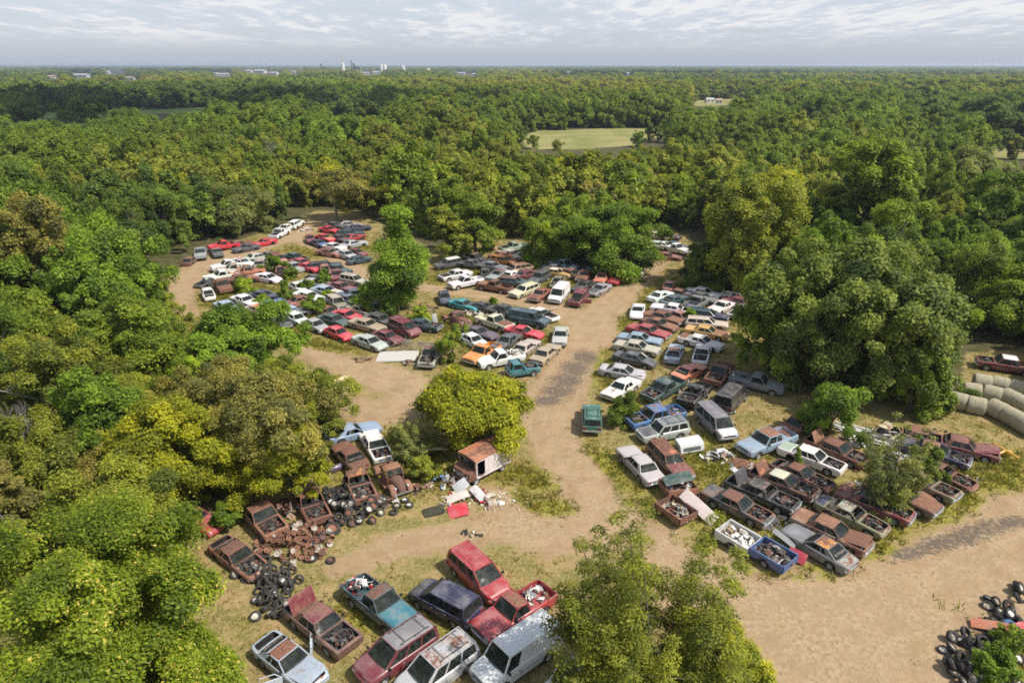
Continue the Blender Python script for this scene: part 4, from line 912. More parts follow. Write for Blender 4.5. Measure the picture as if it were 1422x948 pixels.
def vehicle(u, v, a, kind, color, opts='', label=None, roof=None, rust=None, hood=None, trunk=None, group='wrecked vehicles in the yard', zc=.75, hd=None, ground=0.0, tilt=0.0):
    d = proto(kind); c = d['c']; o = opts.split()
    p = P(u, v, zc); hd = heading(u, v, a) if hd is None else hd
    hd += R(rc_.gauss(0, 2.2)) if p.y > 48 else 0
    dist = math.hypot(p.x, p.y); near = dist < 80; far = dist > 104
    FOOT.append((p.x, p.y, hd, c.L/2, c.W/2))
    rt = link(NAMEN[kind], None, None, (p.x, p.y, ground-(.21 if 'w0' in o else 0.0)-(.05 if dist > 50 and rc_.random() < .5 else 0)), (R(rc_.gauss(0, 1.1)), R(rc_.gauss(0, 1.1)+tilt), hd))
    tag(rt, label, CATN[kind], group)
    col = lambda n, rs: (*[max(0.004, x*rc_.uniform(.93, 1.06)) for x in PAL[n]], rs)
    if rust is None: rust = {'rust': .75, 'brown': .6, 'drust': .8, 'salmon': .35}.get(color, .22)
    if color in ('rust', 'brown', 'drust') and rc_.random() < .62:       # some old paint still shows through the rust
        color = rc_.choice(('brown', 'khaki', 'dgrey', 'maroon', 'tan', 'navy', 'grey', 'brown')); rust = rc_.uniform(.50, .66)
    bc = col(color, rust); rcx = roof.split(':') if roof else None
    b = link('body', d['body'], rt); b.color = bc
    r_ = None
    if 'r0' not in o:
        r_ = link('roof', d['roof'], rt); r_.color = col(rcx[0], float(rcx[1]) if len(rcx) > 1 else rust) if rcx else (*bc[:3], min(1, rust*1.15))
        if d['rack'] and ('rk' in o): link('roof_rack', d['rack'], r_)
    if 'h0' not in o:
        h = link('hood', d['hood'][0], rt, d['hood'][1]); hc = hood.split(':') if hood else None
        h.color = col(hc[0], float(hc[1]) if len(hc) > 1 else rust) if hc else bc
        if 'ho' in o: h.rotation_euler = (0, -R(rc_.uniform(40, 58)), 0)
        elif 'ha' in o: h.rotation_euler = (R(2), -R(10), R(2))
    if ('h0' in o or 'ho' in o) and not far: link('engine', rc_.choice(d['eng']), rt)
    if d['trunk'] and 't0' not in o:
        t = link('trunk_lid', d['trunk'][0], rt, d['trunk'][1]); tc_ = trunk.split(':') if trunk else None
        t.color = col(tc_[0], float(tc_[1]) if len(tc_) > 1 else rust) if tc_ else bc
        if 'to' in o: t.rotation_euler = (0, R(rc_.uniform(62, 74)), 0)
    if d['gate'] and 'tg0' not in o:
        t = link('tailgate', d['gate'][0], rt, d['gate'][1]); t.color = bc
        if 'tgo' in o: t.rotation_euler = (0, -R(85), 0)
    if 'g0' not in o:
        link('windshield', d['glass'][0], rt); link('rear_window', d['glass'][1], rt)
        for s in d['glass'][2]: link('side_window', s, rt)
    elif 'gw' in o: link('windshield', d['glass'][0], rt)
    if 'w0' not in o:
        for x in (c.xf, c.xr):
            if x < -5: continue
            for s in (-1, 1):
                if rc_.random() < (.06 if near else .12) and 'w4' not in o: continue
                w = link('wheel', d['wheel'][0], rt, (x, s*(c.W/2-.13), c.r), (0, rc_.uniform(0, 6), 0))
                if not far: link('rim', d['wheel'][1], w)
    if not far:
        if 'nf' not in o:
            f = link('front_bumper', d['fb'], rt); f.color = bc; link('grille', d['grille'], rt)
            for m in d['hl']: link('headlight', m, rt)
        f = link('rear_bumper', d['rb'], rt); f.color = bc
        for m in d['tl']: link('tail_light', m, rt)
        for m in d['seats']: link('front_seat' if 'front' in m.name else 'rear_seat', m, rt)
    if near and 'nm' not in o:
        for m in d['mir']: link('wing_mirror', m, rt)
    return rt

def hung_door(car, kind, side, ang, color):
    """a front door swung open on its hinge"""
    c = proto(kind)['c']; mb = MB(); L = 1.15; zt = c.deck(0)-.04; zl = c.zs+.08
    mb.box((-L/2, 0, (zt+zl)/2), (L, .07, zt-zl), 0); mb.box((-L/2, -side*.045, (zt+zl)/2), (L*.8, .03, (zt-zl)*.7), 1); mb.tube([(-.05, 0, zt), (-.35, 0, c.H-.12), (-L+.05, 0, c.H-.10), (-L+.02, 0, zt)], .025, 5)
    o = mb.build('front_door', [PAINT, DARK], car, 30); o.location = (c.xA-.05, side*(c.W/2+.02), 0); o.rotation_euler = (0, 0, side*R(-ang)); o.color = color
# ------------------------------------------------------------------ every vehicle of the yard
Z = [0, 0, 1.0, 'g']
def zone(x0, y0, s, g): Z[:] = [x0, y0, s, g]
def V(x, y, a, kind, color, opts, label, **k):
    k.setdefault('group', Z[3]); return vehicle(Z[0]+x/Z[2], Z[1]+y/Z[2], a, kind, color, opts, label, **k)
# right-hand rows, upper half
zone(840, 370, 6.4636, 'cars in the right-hand rows')
V(575,165,60,'compact','pink','nf','small faded red hatchback at the very top of the right-hand rows by the dark trees',rust=.4)
V(500,255,22,'coupe','white','','clean white coupe second from the top of the right-hand rows, tail to the road',rust=.03)
V(885,228,-13,'sedan','white','','long white sedan at the top of the right-hand rows under dark trees',rust=.08)
V(690,230,-13,'sedan','brown','w0','brown sedan half hidden behind white sedans at the top of the right rows')
V(872,272,-13,'sedan','dgrey','','charcoal sedan right below the long white sedan in the upper right rows',hood='grey:.3')
V(618,292,22,'coupe','dteal','','dark teal coupe right of the white coupe in the upper right rows',rust=.1)
V(825,325,24,'pickup','grey','','grey pickup with open bed in the upper right rows above the evergreen sprig',rust=.15)
V(1225,318,-13,'sedan','maroon','','maroon sedan at the upper right edge of the rows, near leafy branches',rust=.15)
V(1205,268,-10,'sedan','beige','','beige sedan at the back of the upper right rows beside a pale one',rust=.2)
V(1320,275,-10,'sedan','pgreen','','pale greenish car at the far right back of the upper rows',rust=.2)
V(1050,352,204,'sedan','white','','white sedan with dark windscreen, above the dark blue wagon in the upper right rows',rust=.05)
V(1225,392,204,'sedan','white','h0','white sedan without hood half under branches right of the dark blue wagon',rust=.08)
V(590,372,172,'sedan','white','t0','white sedan with pale red tail, above the brown sedans in the right rows',rust=.15,roof='white:.05')
V(690,432,-22,'compact','pink','h0 w0','pinkish hoodless compact squeezed beside the brown sedan in the right rows',rust=.35)
V(295,388,-107,'coupe','white','','white coupe standing alone at the road edge, facing down the road',rust=.05)
V(520,448,-14,'classic','brown','','plain brown sedan in the right rows above a maroon one')
V(925,428,-8,'wagon','navy','','dark blue wagon in the second column of the right rows',rust=.15,roof='dteal:.15')
V(490,505,-13,'coupe','drust','','rust-red coupe with white trim between the brown sedan and the red sedan',rust=.5)
V(390,568,-13,'classic','red','','long faded red sedan in the right rows above the light blue one',rust=.32)
V(915,505,-6,'wagon','cream','','cream wagon in the second column of the right rows above the golden one',rust=.1)
V(915,580,-9,'sedan','gold','','golden yellow sedan with rusty orange front in the second column of the right rows',rust=.25,hood='orange:.5')
V(315,645,-9,'sedan','lblue','','light blue two-door between the red sedan and the beige sedan in the right rows',rust=.2)
V(290,718,-9,'sedan','beige','','beige-silver sedan below the light blue car in the right rows',rust=.15)
V(862,668,-13,'sedan','white','','white sedan with a rust-streaked trunk in the second column, below the golden sedan',rust=.2,trunk='white:.6')
V(628,762,74,'coupe','pblue','','silver-blue coupe with rusty roof, tail lights towards the camera',roof='drust:.6',rust=.1)
V(872,772,-112,'coupe','white','h0','white coupe with its black engine bay open, facing the camera',rust=.08)
V(268,820,-12,'modern','dgrey','','dark grey rounded sedan beside the oil-stained road',rust=.05)
zone(800, 490, 5.0786, 'cars in the right-hand rows')
V(325,128,-10,'modern','silver','ha','silver-white rounded sedan with a loose hood beside the oil stain',rust=.05)
V(320,238,211,'sedan','white','','white black-striped sedan, nose to the road, left of the dark green pickup',rust=.12,hood='white:.3')
V(800,122,25,'coupe','salmon','','salmon orange coupe with tail to the road',rust=.12)
V(612,255,211,'longpickup','dgreen','h0 nf','dark green extended-cab pickup with its nose stripped off',rust=.2)
V(1010,142,236,'pickup','brown','h0 nf','rust-brown pickup with its nose stripped, beside the dark trees')
V(835,292,221,'pickup','black','h0 nf g0','black stripped pickup with pale engine parts exposed',rust=.2)
V(1095,320,48,'van','black','','black cargo van with a red tail lamp, in front of the grey pickup',rust=.05)
V(1275,205,-12,'pickup','grey','','grey pickup with empty bed half hidden under the huge dark tree',rust=.1)
V(110,455,91,'suv','green','rk','green sport utility with roof rack parked alone on the road verge',rust=.05)
V(560,448,191,'longpickup','blue','h0 nf','faded blue pickup with wide-open front and its bed full of scrap',rust=.3)
V(612,545,190,'suv','silver','rk','grey sport utility with darker hood and roof bars',hood='dgrey:.05',roof='grey:.1',rust=.06)
V(985,495,-42,'windowvan','grey','','dull grey passenger van with a leaf-littered white nose',rust=.1,hood='white:.2')
V(450,775,130,'sedan','silver','','pale silver-beige sedan nearest the road, trunk towards the camera',rust=.12)
V(660,745,-48,'wagon','drust','','rusty red wagon with an orange-red rusted roof beside the pale silver sedan',rust=.5,hood='maroon:.4',roof='salmon:.55')
zone(1000, 560, 3.555, 'wrecks in the lower right block')
V(232,185,202,'longpickup','lblue','tg0','light blue extended-cab pickup with rusty red roof and covered bed',roof='drust:.7',rust=.25)
V(385,98,208,'sedan','maroon','','dark maroon sedan poking out from under the bushy green shrub',rust=.45)
V(452,262,-21,'sedan','white','h0 nf','white four-door with pale green rear and no front sheet metal',rust=.12,trunk='pgreen:.2')
V(578,222,-22,'sedan','brown','h0 nf to','brown sedan with raised rusty trunk behind the white four-door',trunk='salmon:.7',hood='rust')
V(405,345,-24,'coupe','rust','h0 t0','rust-orange coupe with yellowish windscreen frame and gutted tail, behind a small sapling')
V(315,385,-23,'sedan','brown','h0 to','rusty brown sedan with a cream white roof and red trunk panel raised',roof='cream:.1',trunk='salmon:.6')
V(205,435,-23,'classic','black','h0 to g0','black gutted two-door with its trunk lid standing up',trunk='dgrey:.1',rust=.25)
V(762,492,-21,'sedan','maroon','h0','dark maroon and blue sedan in the shade of the pale sapling',roof='dteal:.3',rust=.4)
V(900,452,-24,'sedan','brown','','olive sedan with a flat brown hood near the right verge',hood='brown:.7',rust=.4)
V(1000,385,-24,'sedan','khaki','h0 g0','khaki sedan with rusted empty engine bay below the cedar shrub',rust=.4)
V(1098,325,-22,'coupe','drust','h0 g0 w0','rusted coupe with empty nose half hidden right of the cedar shrub')
V(1062,232,-16,'sedan','navy','h0','dark navy car with brown roof and clean windscreen behind the cedar shrub',roof='brown:.5',rust=.25)
V(1195,205,-14,'classic','maroon','ha t0','long red two-door with loose hood at the right end of the block',rust=.4,hood='maroon:.35')
V(1000,150,-10,'classic','brown','w0 h0 t0','flat brown hulk beside the cream cab frame at the back of the block')
V(868,160,-22,'cabonly','cream','h0 g0 w0','cream cab frame lying at the end of the board pile',rust=.35)
zone(880, 630, 5.0786, 'wrecks in the lower right block')
V(725,350,-25,'sedan','dgrey','h0','dark sedan with plain rusty roof and exposed engine, left of the black gutted two-door',roof='brown:.65',rust=.4,trunk='dgrey:.3')
V(1300,640,151,'coupe','grey','','grey-green coupe with orange rust patch on the roof and peeling trunk',roof='orange:.45',rust=.22,trunk='pgreen:.45',hood='grey:.05')
zone(1000, 560, 3.555, 'wrecks in the lower right block')
V(548,622,-24,'sedan','brown','ha','brown sedan with streaky rust roof and loose brown hood',roof='salmon:.75',hood='brown:.55',rust=.45)
V(650,545,-24,'coupe','khaki','h0 g0','coupe with pale green roof skin, empty front and glassless cabin',roof='pgreen:.35',rust=.35,trunk='navy:.05')
# foreground
zone(330, 720, 2.844, 'vehicles in the foreground')
T1 = V(205,555,-38,'coupe','pblue','ha t0 nf','white-blue two-door wreck with rusty orange roof and gutted rear',roof='salmon:.62',rust=.3)
V(330,410,-38,'classic','brown','h0 to nf','brown rusted sedan with raised trunk lid and bare engine, beside the teal pickup',rust=.33,trunk='maroon:.4',roof='maroon:.35')
V(560,335,-38,'pickup','dteal','tgo','teal pickup with rusty cab roof and open tailgate',roof='dteal:.55',rust=.22,hood='teal:.2')
V(822,325,150,'minivan','navy','','navy blue minivan with its back to the camera',rust=.02,hood='black:.1')
V(950,215,-42,'minivan','red','w4','red minivan nearest the dirt track, nose to the right',rust=.04)
V(1095,365,212,'pickup','red','','bright red pickup with rust-blotched roof and bed full of scrap',roof='red:.55',rust=.06)
V(628,525,215,'minivan','maroon','rk','maroon minivan with grey roof and bars, in front of the teal pickup',roof='grey:.05',rust=.04)
V(790,590,215,'minivan','silver','rk','silver-beige minivan with a rust spot on its roof, bottom edge',roof='silver:.36',rust=.12)
V(1105,540,214,'van','white','','white cargo van in leafy shade beside the ragged olive tree',rust=.08)
V(1370,640,214,'van','white','','white van mostly hidden beneath the ragged olive tree at the bottom edge',rust=.1)
# by the tyre heap
zone(300, 560, 3.159, 'wrecks around the tyre heap')
V(600,118,16,'coupe','lblue','g0 t0','pale blue gutted coupe at the top of the tyre heap wrecks',rust=.2)
V(700,178,-58,'sedan','white','h0','grimy white sedan stripped to a dark bay, beside the pale blue coupe',rust=.25)
V(585,222,131,'coupe','drust','','dark rust fastback with intact rear glass beside the thicket',rust=.85)
V(632,370,-62,'cabonly','rust','h0 nf g0','rusty truck cab with orange roof and gaping front behind the wheel heap',roof='orange:.5',rust=.8)
V(425,450,-60,'cabonly','drust','h0 nf g0 w0','dark rust cab in shade left of the wheel heap',rust=.95)
V(225,520,-48,'cabonly','drust','h0 nf gw','brown rust cab with split windscreen above the heap of rims',rust=.9)
V(95,655,-35,'coupe','brown','w0 h0 t0','brown car roof with a white splash sunk beside the yellow-green tree',rust=.6)
zone(400, 470, 3.7917, 'wrecks around the tyre heap')
V(200,222,-18,'suv','cream','h0 nf g0 w0','burnt cream wagon shell at the left end of the dirt clearing',rust=.5)
zone(0, 0, 1.0, 'wrecks around the tyre heap')
V(45,425,20,'compact','orange','w0','orange-red wreck under the trees at the left picture edge',rust=.5)
V(25,408,20,'cabonly','white','h0 g0 w0','white scrap cab behind the orange-red wreck at the left edge',rust=.3)
V(268,716,-20,'coupe','red','w0','red car roof glimpsed through the thicket above the yellow-green tree',rust=.2)
V(335,512,-25,'sedan','drust','w0','rust-red wreck under the trees left of the dirt clearing',rust=.7)
V(300,520,-20,'sedan','navy','w0','dark car buried in the thicket left of the dirt clearing',rust=.3)
V(1398,506,172,'longpickup','maroon','h0','maroon and white truck at the right edge behind the bales',roof='white:.05',rust=.45)
# middle-left block, lower rows
zone(400, 400, 3.555, 'cars in the middle block')
V(400,262,-22,'modern','silver','','silver rounded sedan at the front of the middle block, beside the brush pile',rust=.04)
V(492,235,-20,'compact','maroon','','maroon compact behind the silver rounded sedan',rust=.06)
V(575,195,-22,'minivan','maroon','','maroon minivan with dark windscreen in the front rows of the middle block',rust=.08)
V(455,150,-16,'sedan','dgrey','rk','dark grey sedan up the row behind the maroon minivan',rust=.1)
V(660,178,-8,'sedan','dteal','h0','dark teal wreck beside an upright white tailgate, right of the lone narrow tree',rust=.25)
V(872,78,-14,'coupe','bteal','','bright turquoise coupe at the back edge of the middle block',rust=.03)
V(772,42,-75,'compact','navy','','small navy car in the shade right of the lone narrow tree',rust=.05)
V(968,92,-10,'coupe','black','','black coupe with a sapling growing by it, right of the turquoise coupe',rust=.05)
V(1072,108,-16,'sedan','black','','glossy black car with pale roof edge near the road fork',rust=.06)
V(1018,168,-18,'pickup','cream','nf','cream-white pickup cab with a rusty orange hood',hood='salmon:.6',rust=.15)
V(1190,155,-11,'van','dteal','nf','dark turquoise van with its nose torn off',rust=.05)
V(1255,122,-16,'coupe','white','ho','white coupe with hood raised at the corner by the road fork',rust=.06)
V(1165,212,-12,'coupe','bred','','bright red coupe lying between the turquoise van and the grey sedans',rust=.04)
V(945,215,-13,'coupe','purple','','purple-brown coupe in front of the cream-white pickup cab',rust=.2)
V(915,252,-26,'compact','white','t0','white small car beside the orange truck, nose out of the shrub',rust=.05)
V(1078,258,214,'sedan','dgrey','','dark slate sedan, nose towards the white pickup, beside the bright red coupe',rust=.06)
V(1168,292,36,'sedan','beige','','beige sedan second from the corner, trunk towards the camera',rust=.1)
V(1272,315,36,'sedan','tan','','tan sedan with red tail band at the corner of the dirt road',rust=.08)
V(1345,230,254,'sedan','silver','','silver-grey sedan at the right corner of the middle block, facing the camera',rust=.08)
V(958,318,206,'pickup','orange','','orange pickup behind the yellow-green tree',rust=.05)
V(1050,345,190,'pickup','white','tg0','white pickup with dark open bed behind the yellow-green tree',rust=.12)
V(1158,395,8,'cabonly','teal','h0 nf','teal truck cab with stripped nose at the corner of the road',rust=.08)
V(705,328,237,'pickup','pgreen','h0','pale green old pickup with rusty roof beside the white slab',roof='salmon:.7',rust=.4)
zone(390, 380, 8.8875, 'cars in the middle block')
V(345,268,-14,'sedan','white','','white sedan in the middle of the left block below the green weeds',rust=.03)
V(560,200,-11,'sedan','pblue','','pale blue-green sedan with a light hood, left of the maroon sedan',rust=.15,hood='cream:.1')
V(745,158,-13,'sedan','maroon','','maroon sedan near the right end of the left block, under the lone tree\'s row',rust=.25)
V(905,85,-12,'suv','beige','','beige utility wagon near the loop road, left of the lone narrow tree',rust=.2)
V(400,95,-8,'sedan','silver','w0','silver car half sunk in weeds beside a black one',rust=.12)
V(430,45,-20,'compact','black','w0','small black car in weeds near the centre of the left block',rust=.1)
V(925,240,8,'sedan','silver','','silver sedan close to the trunk of the lone narrow tree',rust=.06)
V(858,308,-16,'coupe','white','h0','white coupe with dark open nose left of the lone narrow tree',rust=.05)
V(690,362,-26,'suv','khaki','','khaki boxy wagon facing the lower right, behind the bright red coupe in the left block',rust=.12,roof='beige:.1')
V(565,440,-10,'sedan','brown','w0 h0','low brown hulk in weeds left of the khaki boxy wagon')
V(1000,440,-17,'coupe','cream','h0 nf','cream coupe missing its front, right of the left block\'s bright red coupe',rust=.25)
V(1210,410,-6,'sedan','dgrey','h0','charcoal wreck in the shade under the lone narrow tree',rust=.2)
V(825,502,-15,'coupe','bred','','bright red coupe between dark green and tan sedans',rust=.03)
V(650,562,-15,'modern','dgreen','','dark green sedan left of the tan sedan in the front rows',rust=.04)
V(430,625,-21,'compact','lgrey','to','grey compact with its cream trunk lid raised',trunk='cream:.1',rust=.08)
V(710,722,-21,'compact','bred','to','bright red compact with its red trunk lid raised',rust=.03)
V(1060,622,-15,'sedan','tan','','tan sedan behind the silver rounded sedan and the maroon compact',rust=.15)
zone(270, 380, 8.8875, 'cars in the middle block')
V(168,238,-60,'compact','white','h0 nf','small white hatchback with its nose ripped off at the left tip of the block',rust=.12)
V(350,148,-68,'pickup','drust','','rusty brown pickup facing the camera near the left tip of the block',rust=.6)
V(402,398,-26,'sedan','pblue','','pale blue-grey sedan nearest the left thicket',rust=.06)
V(625,318,-18,'sedan','white','','white sedan right beside the pale blue-grey sedan',rust=.02)
V(860,245,-8,'sedan','navy','w0','slate blue car sunk in tall weeds in the left block',rust=.15)
V(805,440,-15,'coupe','cream','h0','cream and orange wreck peeping over the bright green trees',rust=.4,roof='salmon:.4')
V(1040,402,-13,'pickup','blue','','blue pickup with a pale hood amid the left block',rust=.12,hood='pblue:.1')
V(1190,485,12,'sedan','grey','','grey sedan between the blue pickup and the white-nosed wreck',rust=.12)
V(1255,540,-22,'compact','white','','white-nosed compact with yellow fender near the bright green trees',rust=.12)
V(1090,565,-40,'compact','black','w0','black compact at the edge of the bright green trees',rust=.15)
V(1265,328,196,'compact','pink','','small rusty pink car left of the white sedan in the weeds',rust=.5)
V(1285,140,-25,'compact','white','w0','white car half covered by weeds in the middle of the left block',rust=.08)
# left block, top rows
zone(240, 300, 8.8875, 'cars at the top of the left block')
V(205,530,38,'compact','drust','w0','small rust-red car at the left end of the tree line',rust=.6)
V(345,460,-82,'pickup','lgrey','','grey pickup facing the loop road from under the trees',rust=.12)
V(540,440,-66,'coupe','dgrey','','dark car with pinkish roof beside the loop road',roof='pink:.2',rust=.15)
V(625,365,188,'pickup','bred','','dark red pickup in the tree line by the loop road',rust=.12)
V(812,330,10,'sedan','rust','w0','rusty brown hulk between the red pickup and the red coupe at the tree line')
V(900,382,191,'coupe','dgrey','','long charcoal coupe on the outer verge of the loop road',rust=.06)
V(1118,315,190,'coupe','bred','','bright red coupe on the outer verge of the loop road',rust=.02)
V(1320,208,205,'pickup','white','h0','stripped white pickup under trees at the end of the loop road',rust=.25)
V(1385,145,205,'sedan','white','','white sedan in the tree line at the end of the loop road',rust=.06)
V(680,605,190,'pickup','white','','white pickup at the loop road\'s inner edge, second row from the top',rust=.06)
V(852,565,-9,'sedan','white','','white sedan with a pinkish roof behind white pickups at the top of the left block',roof='pink:.25',rust=.08)
V(1040,497,10,'sedan','silver','','silver-white sedan at the very top of the left block',rust=.05)
V(1090,560,62,'wagon','beige','','beige wagon showing its rear glass at the top of the left block',rust=.25)
V(1210,490,-20,'sedan','dgrey','','dark sedan beside the brown wagon at the top of the left block',rust=.12)
V(1305,525,-32,'wagon','brown','','brown wagon with a pinkish nose at the top of the left block',rust=.5,hood='pink:.3')
V(745,655,188,'pickup','white','','white pickup with red-streaked bed at the left end of the block',rust=.42)
V(915,685,8,'pickup','salmon','','red and orange faded truck right of the white pickups',rust=.45)
V(605,735,190,'pickup','white','','white pickup nearest the bend of the loop road, lowest of three white ones',rust=.1)
V(430,782,200,'coupe','dgrey','w0 h0','dark flattened hulk at the bend of the loop road',rust=.3)
V(840,765,6,'classic','maroon','','long rusty maroon car below the red and orange faded truck',rust=.5)
V(1165,752,-10,'modern','white','','white rounded sedan surrounded by weeds in the left block',rust=.02)
V(1330,665,-100,'compact','pink','h0','small rusty pink car facing the camera in weeds, upper left block',rust=.45)
zone(390, 300, 8.8875, 'cars beyond the loop road')
V(190,100,25,'suv','white','','white utility wagon at the upper end of the loop road by the trees',rust=.05)
V(600,158,-11,'coupe','bred','','red coupe alone in front of the tree with a bare trunk',rust=.04)
V(670,112,-10,'sedan','dgrey','','dark sedan in shade right by the bare tree trunk',rust=.1)
V(950,138,5,'sedan','navy','','dark blue sedan in the shade beyond the loop road',rust=.05)
V(830,100,0,'sedan','silver','','grey car under the trees beyond the loop road, furthest back',rust=.15)
V(362,275,-82,'compact','maroon','','maroon small car facing the camera at the tip beyond the loop road',rust=.08)
V(545,262,-16,'coupe','bred','','bright red coupe with an orange hood beyond the loop road',rust=.04,hood='salmon:.2')
V(478,328,-22,'coupe','navy','','dark blue coupe with a bright blue nose beyond the loop road',hood='blue:.05',rust=.04)
V(655,372,-13,'sedan','white','','white sedan in front of the red and maroon cars beyond the loop road',rust=.03)
V(855,205,6,'wagon','dteal','','dark green wagon beyond the loop road, behind the red ones',rust=.08)
V(730,270,-20,'sedan','purple','','dark purple sedan beyond the loop road between two red cars',rust=.1)
V(893,255,12,'coupe','red','','red coupe right above the grey-white sedan beyond the loop road',rust=.1)
V(895,335,10,'sedan','silver','','grey-white sedan at the right end beyond the loop road',rust=.03)
V(600,442,-9,'sedan','pink','','faded pink-brown sedan lowest at the verge beyond the loop road',rust=.45)
V(808,470,-17,'sedan','silver','','silver sedan on the verge beyond the loop road',rust=.06)
V(935,447,-10,'compact','maroon','','maroon car tucked behind the silver sedan beyond the loop road',rust=.2)
V(968,527,10,'compact','dteal','','dark blue-green car beside the lone narrow tree\'s crown',rust=.1)
zone(390, 300, 8.8875, 'cars at the top of the left block')
V(180,498,-12,'sedan','dgreen','h0','dark green wreck at the inside of the loop road',rust=.2)
V(258,572,-15,'sedan','red','','dull red sedan above another red one in the left block',rust=.2)
V(345,620,-14,'coupe','bred','','bright red coupe lower of two red cars inside the loop',rust=.04)
V(550,605,5,'wagon','black','','black wagon on the inner verge of the loop road',rust=.05)
V(545,655,-80,'compact','pink','h0','pinkish small car under the black wagon inside the loop',rust=.4)
V(695,650,-12,'sedan','dgreen','','dark green sedan right of the black wagon inside the loop',rust=.06)
V(685,712,-100,'compact','maroon','','maroon pinkish small car facing the camera inside the loop',rust=.25)
V(170,605,-20,'sedan','lgrey','w0','bluish grey car in weeds left of the red ones inside the loop',rust=.15)
# upper middle block
zone(590, 330, 8.8875, 'cars in the upper middle block')
V(285,320,190,'suv','dgrey','','two-tone utility wagon with white rear cap at the upper middle block\'s left end',roof='white:.08',rust=.12)
V(620,262,-12,'pickup','black','','black pickup at the back left of the upper middle block',rust=.1,roof='brown:.4')
V(585,322,-8,'classic','dgrey','','long dull black sedan in front of the black pickup',rust=.08)
V(835,345,-12,'classic','grey','','dark grey sedan right of the long dull black sedan',rust=.1)
V(1090,118,190,'pickup','pgreen','h0','pale green-white truck in the clearing behind the upper middle block',rust=.3)
V(1075,182,-5,'sedan','white','w0','white and red car at the back of the upper middle block',rust=.35)
V(965,205,8,'sedan','drust','w0','rust-red hulk at the back left of the upper middle block',rust=.6)
V(985,275,-12,'wagon','orange','','orange rusty wagon at the back of the upper middle block',rust=.4)
V(1205,295,-30,'coupe','salmon','h0','orange-red hulk right of the orange rusty wagon',rust=.6)
V(1262,222,5,'sedan','cream','','cream-grey car under the light green tree at the back',rust=.3)
V(1235,358,10,'wagon','tan','','tan rusty wagon in the centre of the upper middle block',rust=.4)
V(375,445,192,'classic','white','h0','rounded white old car with a rusty orange fender at the block\'s left end',rust=.25)
V(505,548,192,'pickup','white','','big rounded white pickup in front of the rounded white old car',rust=.15)
V(750,432,-70,'compact','dgreen','h0 g0','dark green and white hoodless wreck facing the camera',rust=.25)
V(905,450,205,'sedan','lgrey','','light grey sedan behind the rust-red pickup, nose to the left',rust=.2,roof='brown:.5')
V(1060,450,30,'coupe','white','g0','white glassless coupe behind the dark wagon in the upper middle block',rust=.15)
V(862,598,172,'pickup','drust','','rust-red pickup on the edge of the dirt track',rust=.75)
V(1105,538,-6,'wagon','dteal','','black-green wagon with rusty roof behind the cream wagon',roof='brown:.45',rust=.1)
V(1262,442,10,'sedan','maroon','','maroon sedan in the middle of the upper middle block',rust=.2)
V(1225,642,203,'wagon','cream','','cream station wagon on the edge of the dirt track',rust=.06)
zone(720, 330, 8.8875, 'cars in the upper middle block')
V(260,492,208,'suv','dgrey','','dark grey utility wagon behind the cream station wagon',rust=.12)
V(465,428,-8,'sedan','gold','','amber sedan with a white roof in the upper middle block',roof='white:.03',rust=.15)
V(565,338,-14,'pickup','pblue','','bluish pickup in front of the dense dark tree',rust=.2)
V(690,372,-10,'sedan','navy','','dark blue sedan in shade below the dense dark tree',rust=.06)
V(470,372,-6,'coupe','grey','','grey-violet coupe behind the amber sedan',rust=.12)
V(655,440,-16,'sedan','drust','h0','rust-red sedan with open front right of the amber sedan',rust=.6)
V(812,458,238,'sedan','red','','rusty red sedan with white windscreen frame, facing the camera',rust=.5)
V(485,535,226,'compact','khaki','h0','olive small car missing its hood behind the white van',rust=.25)
V(1038,485,236,'sedan','salmon','','faded salmon red sedan facing the camera in the upper middle block',rust=.15)
V(1230,490,226,'coupe','bred','','bright crimson coupe at the right end of the upper middle block',rust=.03)
V(930,405,-5,'compact','navy','','small dark blue car in the shade behind the salmon red sedan',rust=.08)
V(1062,392,-5,'compact','black','','small black car in the shade of the dense dark tree',rust=.08)
V(1212,405,-6,'sedan','pink','h0','pinkish white car with dark bay behind the crimson coupe',rust=.3)
V(1385,405,-8,'compact','white','','white hatchback at the far right end by the head of the road',rust=.05)
V(800,585,206,'coupe','black','','black coupe in the front row beside the silver-blue one',rust=.08)
V(1000,625,206,'coupe','lgrey','','silver-blue coupe with a dark hood at the front right of the upper middle block',hood='dgrey:.1',rust=.12)
V(262,688,216,'sedan','red','','rusty red sedan facing the camera between the cream wagon and the white van',rust=.45)
V(500,700,226,'van','white','','white delivery van in the front row of the upper middle block',rust=.03)
T2 = V(740,750,226,'suv','maroon','h0 nf','maroon utility wagon with gaping front at the corner of the dirt track',rust=.12)
zone(890, 310, 15.8, 'cars behind the head of the road')
V(345,262,-8,'sedan','cream','','cream car far behind, beyond the head of the road',rust=.15)
V(590,262,-8,'sedan','purple','','dark purple car far behind, beyond the head of the road',rust=.15)
V(500,480,-6,'wagon','white','','white wagon beyond the head of the road',rust=.08)
V(745,470,-10,'sedan','dteal','','dark teal car beyond the head of the road',rust=.1)
V(770,560,-14,'pickup','white','','white pickup beyond the head of the road, among dark trees',rust=.15)
V(570,690,-6,'sedan','pink','w0','pinkish rusty car nearest the head of the road',rust=.45)
hung_door(T1, 'coupe', -1, 62, (.50,.58,.64,.2)); hung_door(T1, 'coupe', 1, 40, (.50,.58,.64,.2)); hung_door(T2, 'suv', 1, 70, (.165,.018,.03,.15))
# ------------------------------------------------------------------ everything else in the yard
rp = random.Random(77)
def Hz(x, y, z=0.0): return P(300+x/3.159, 560+y/3.159, z)
def solid(name, col, **k): return simple(name, col, **k)
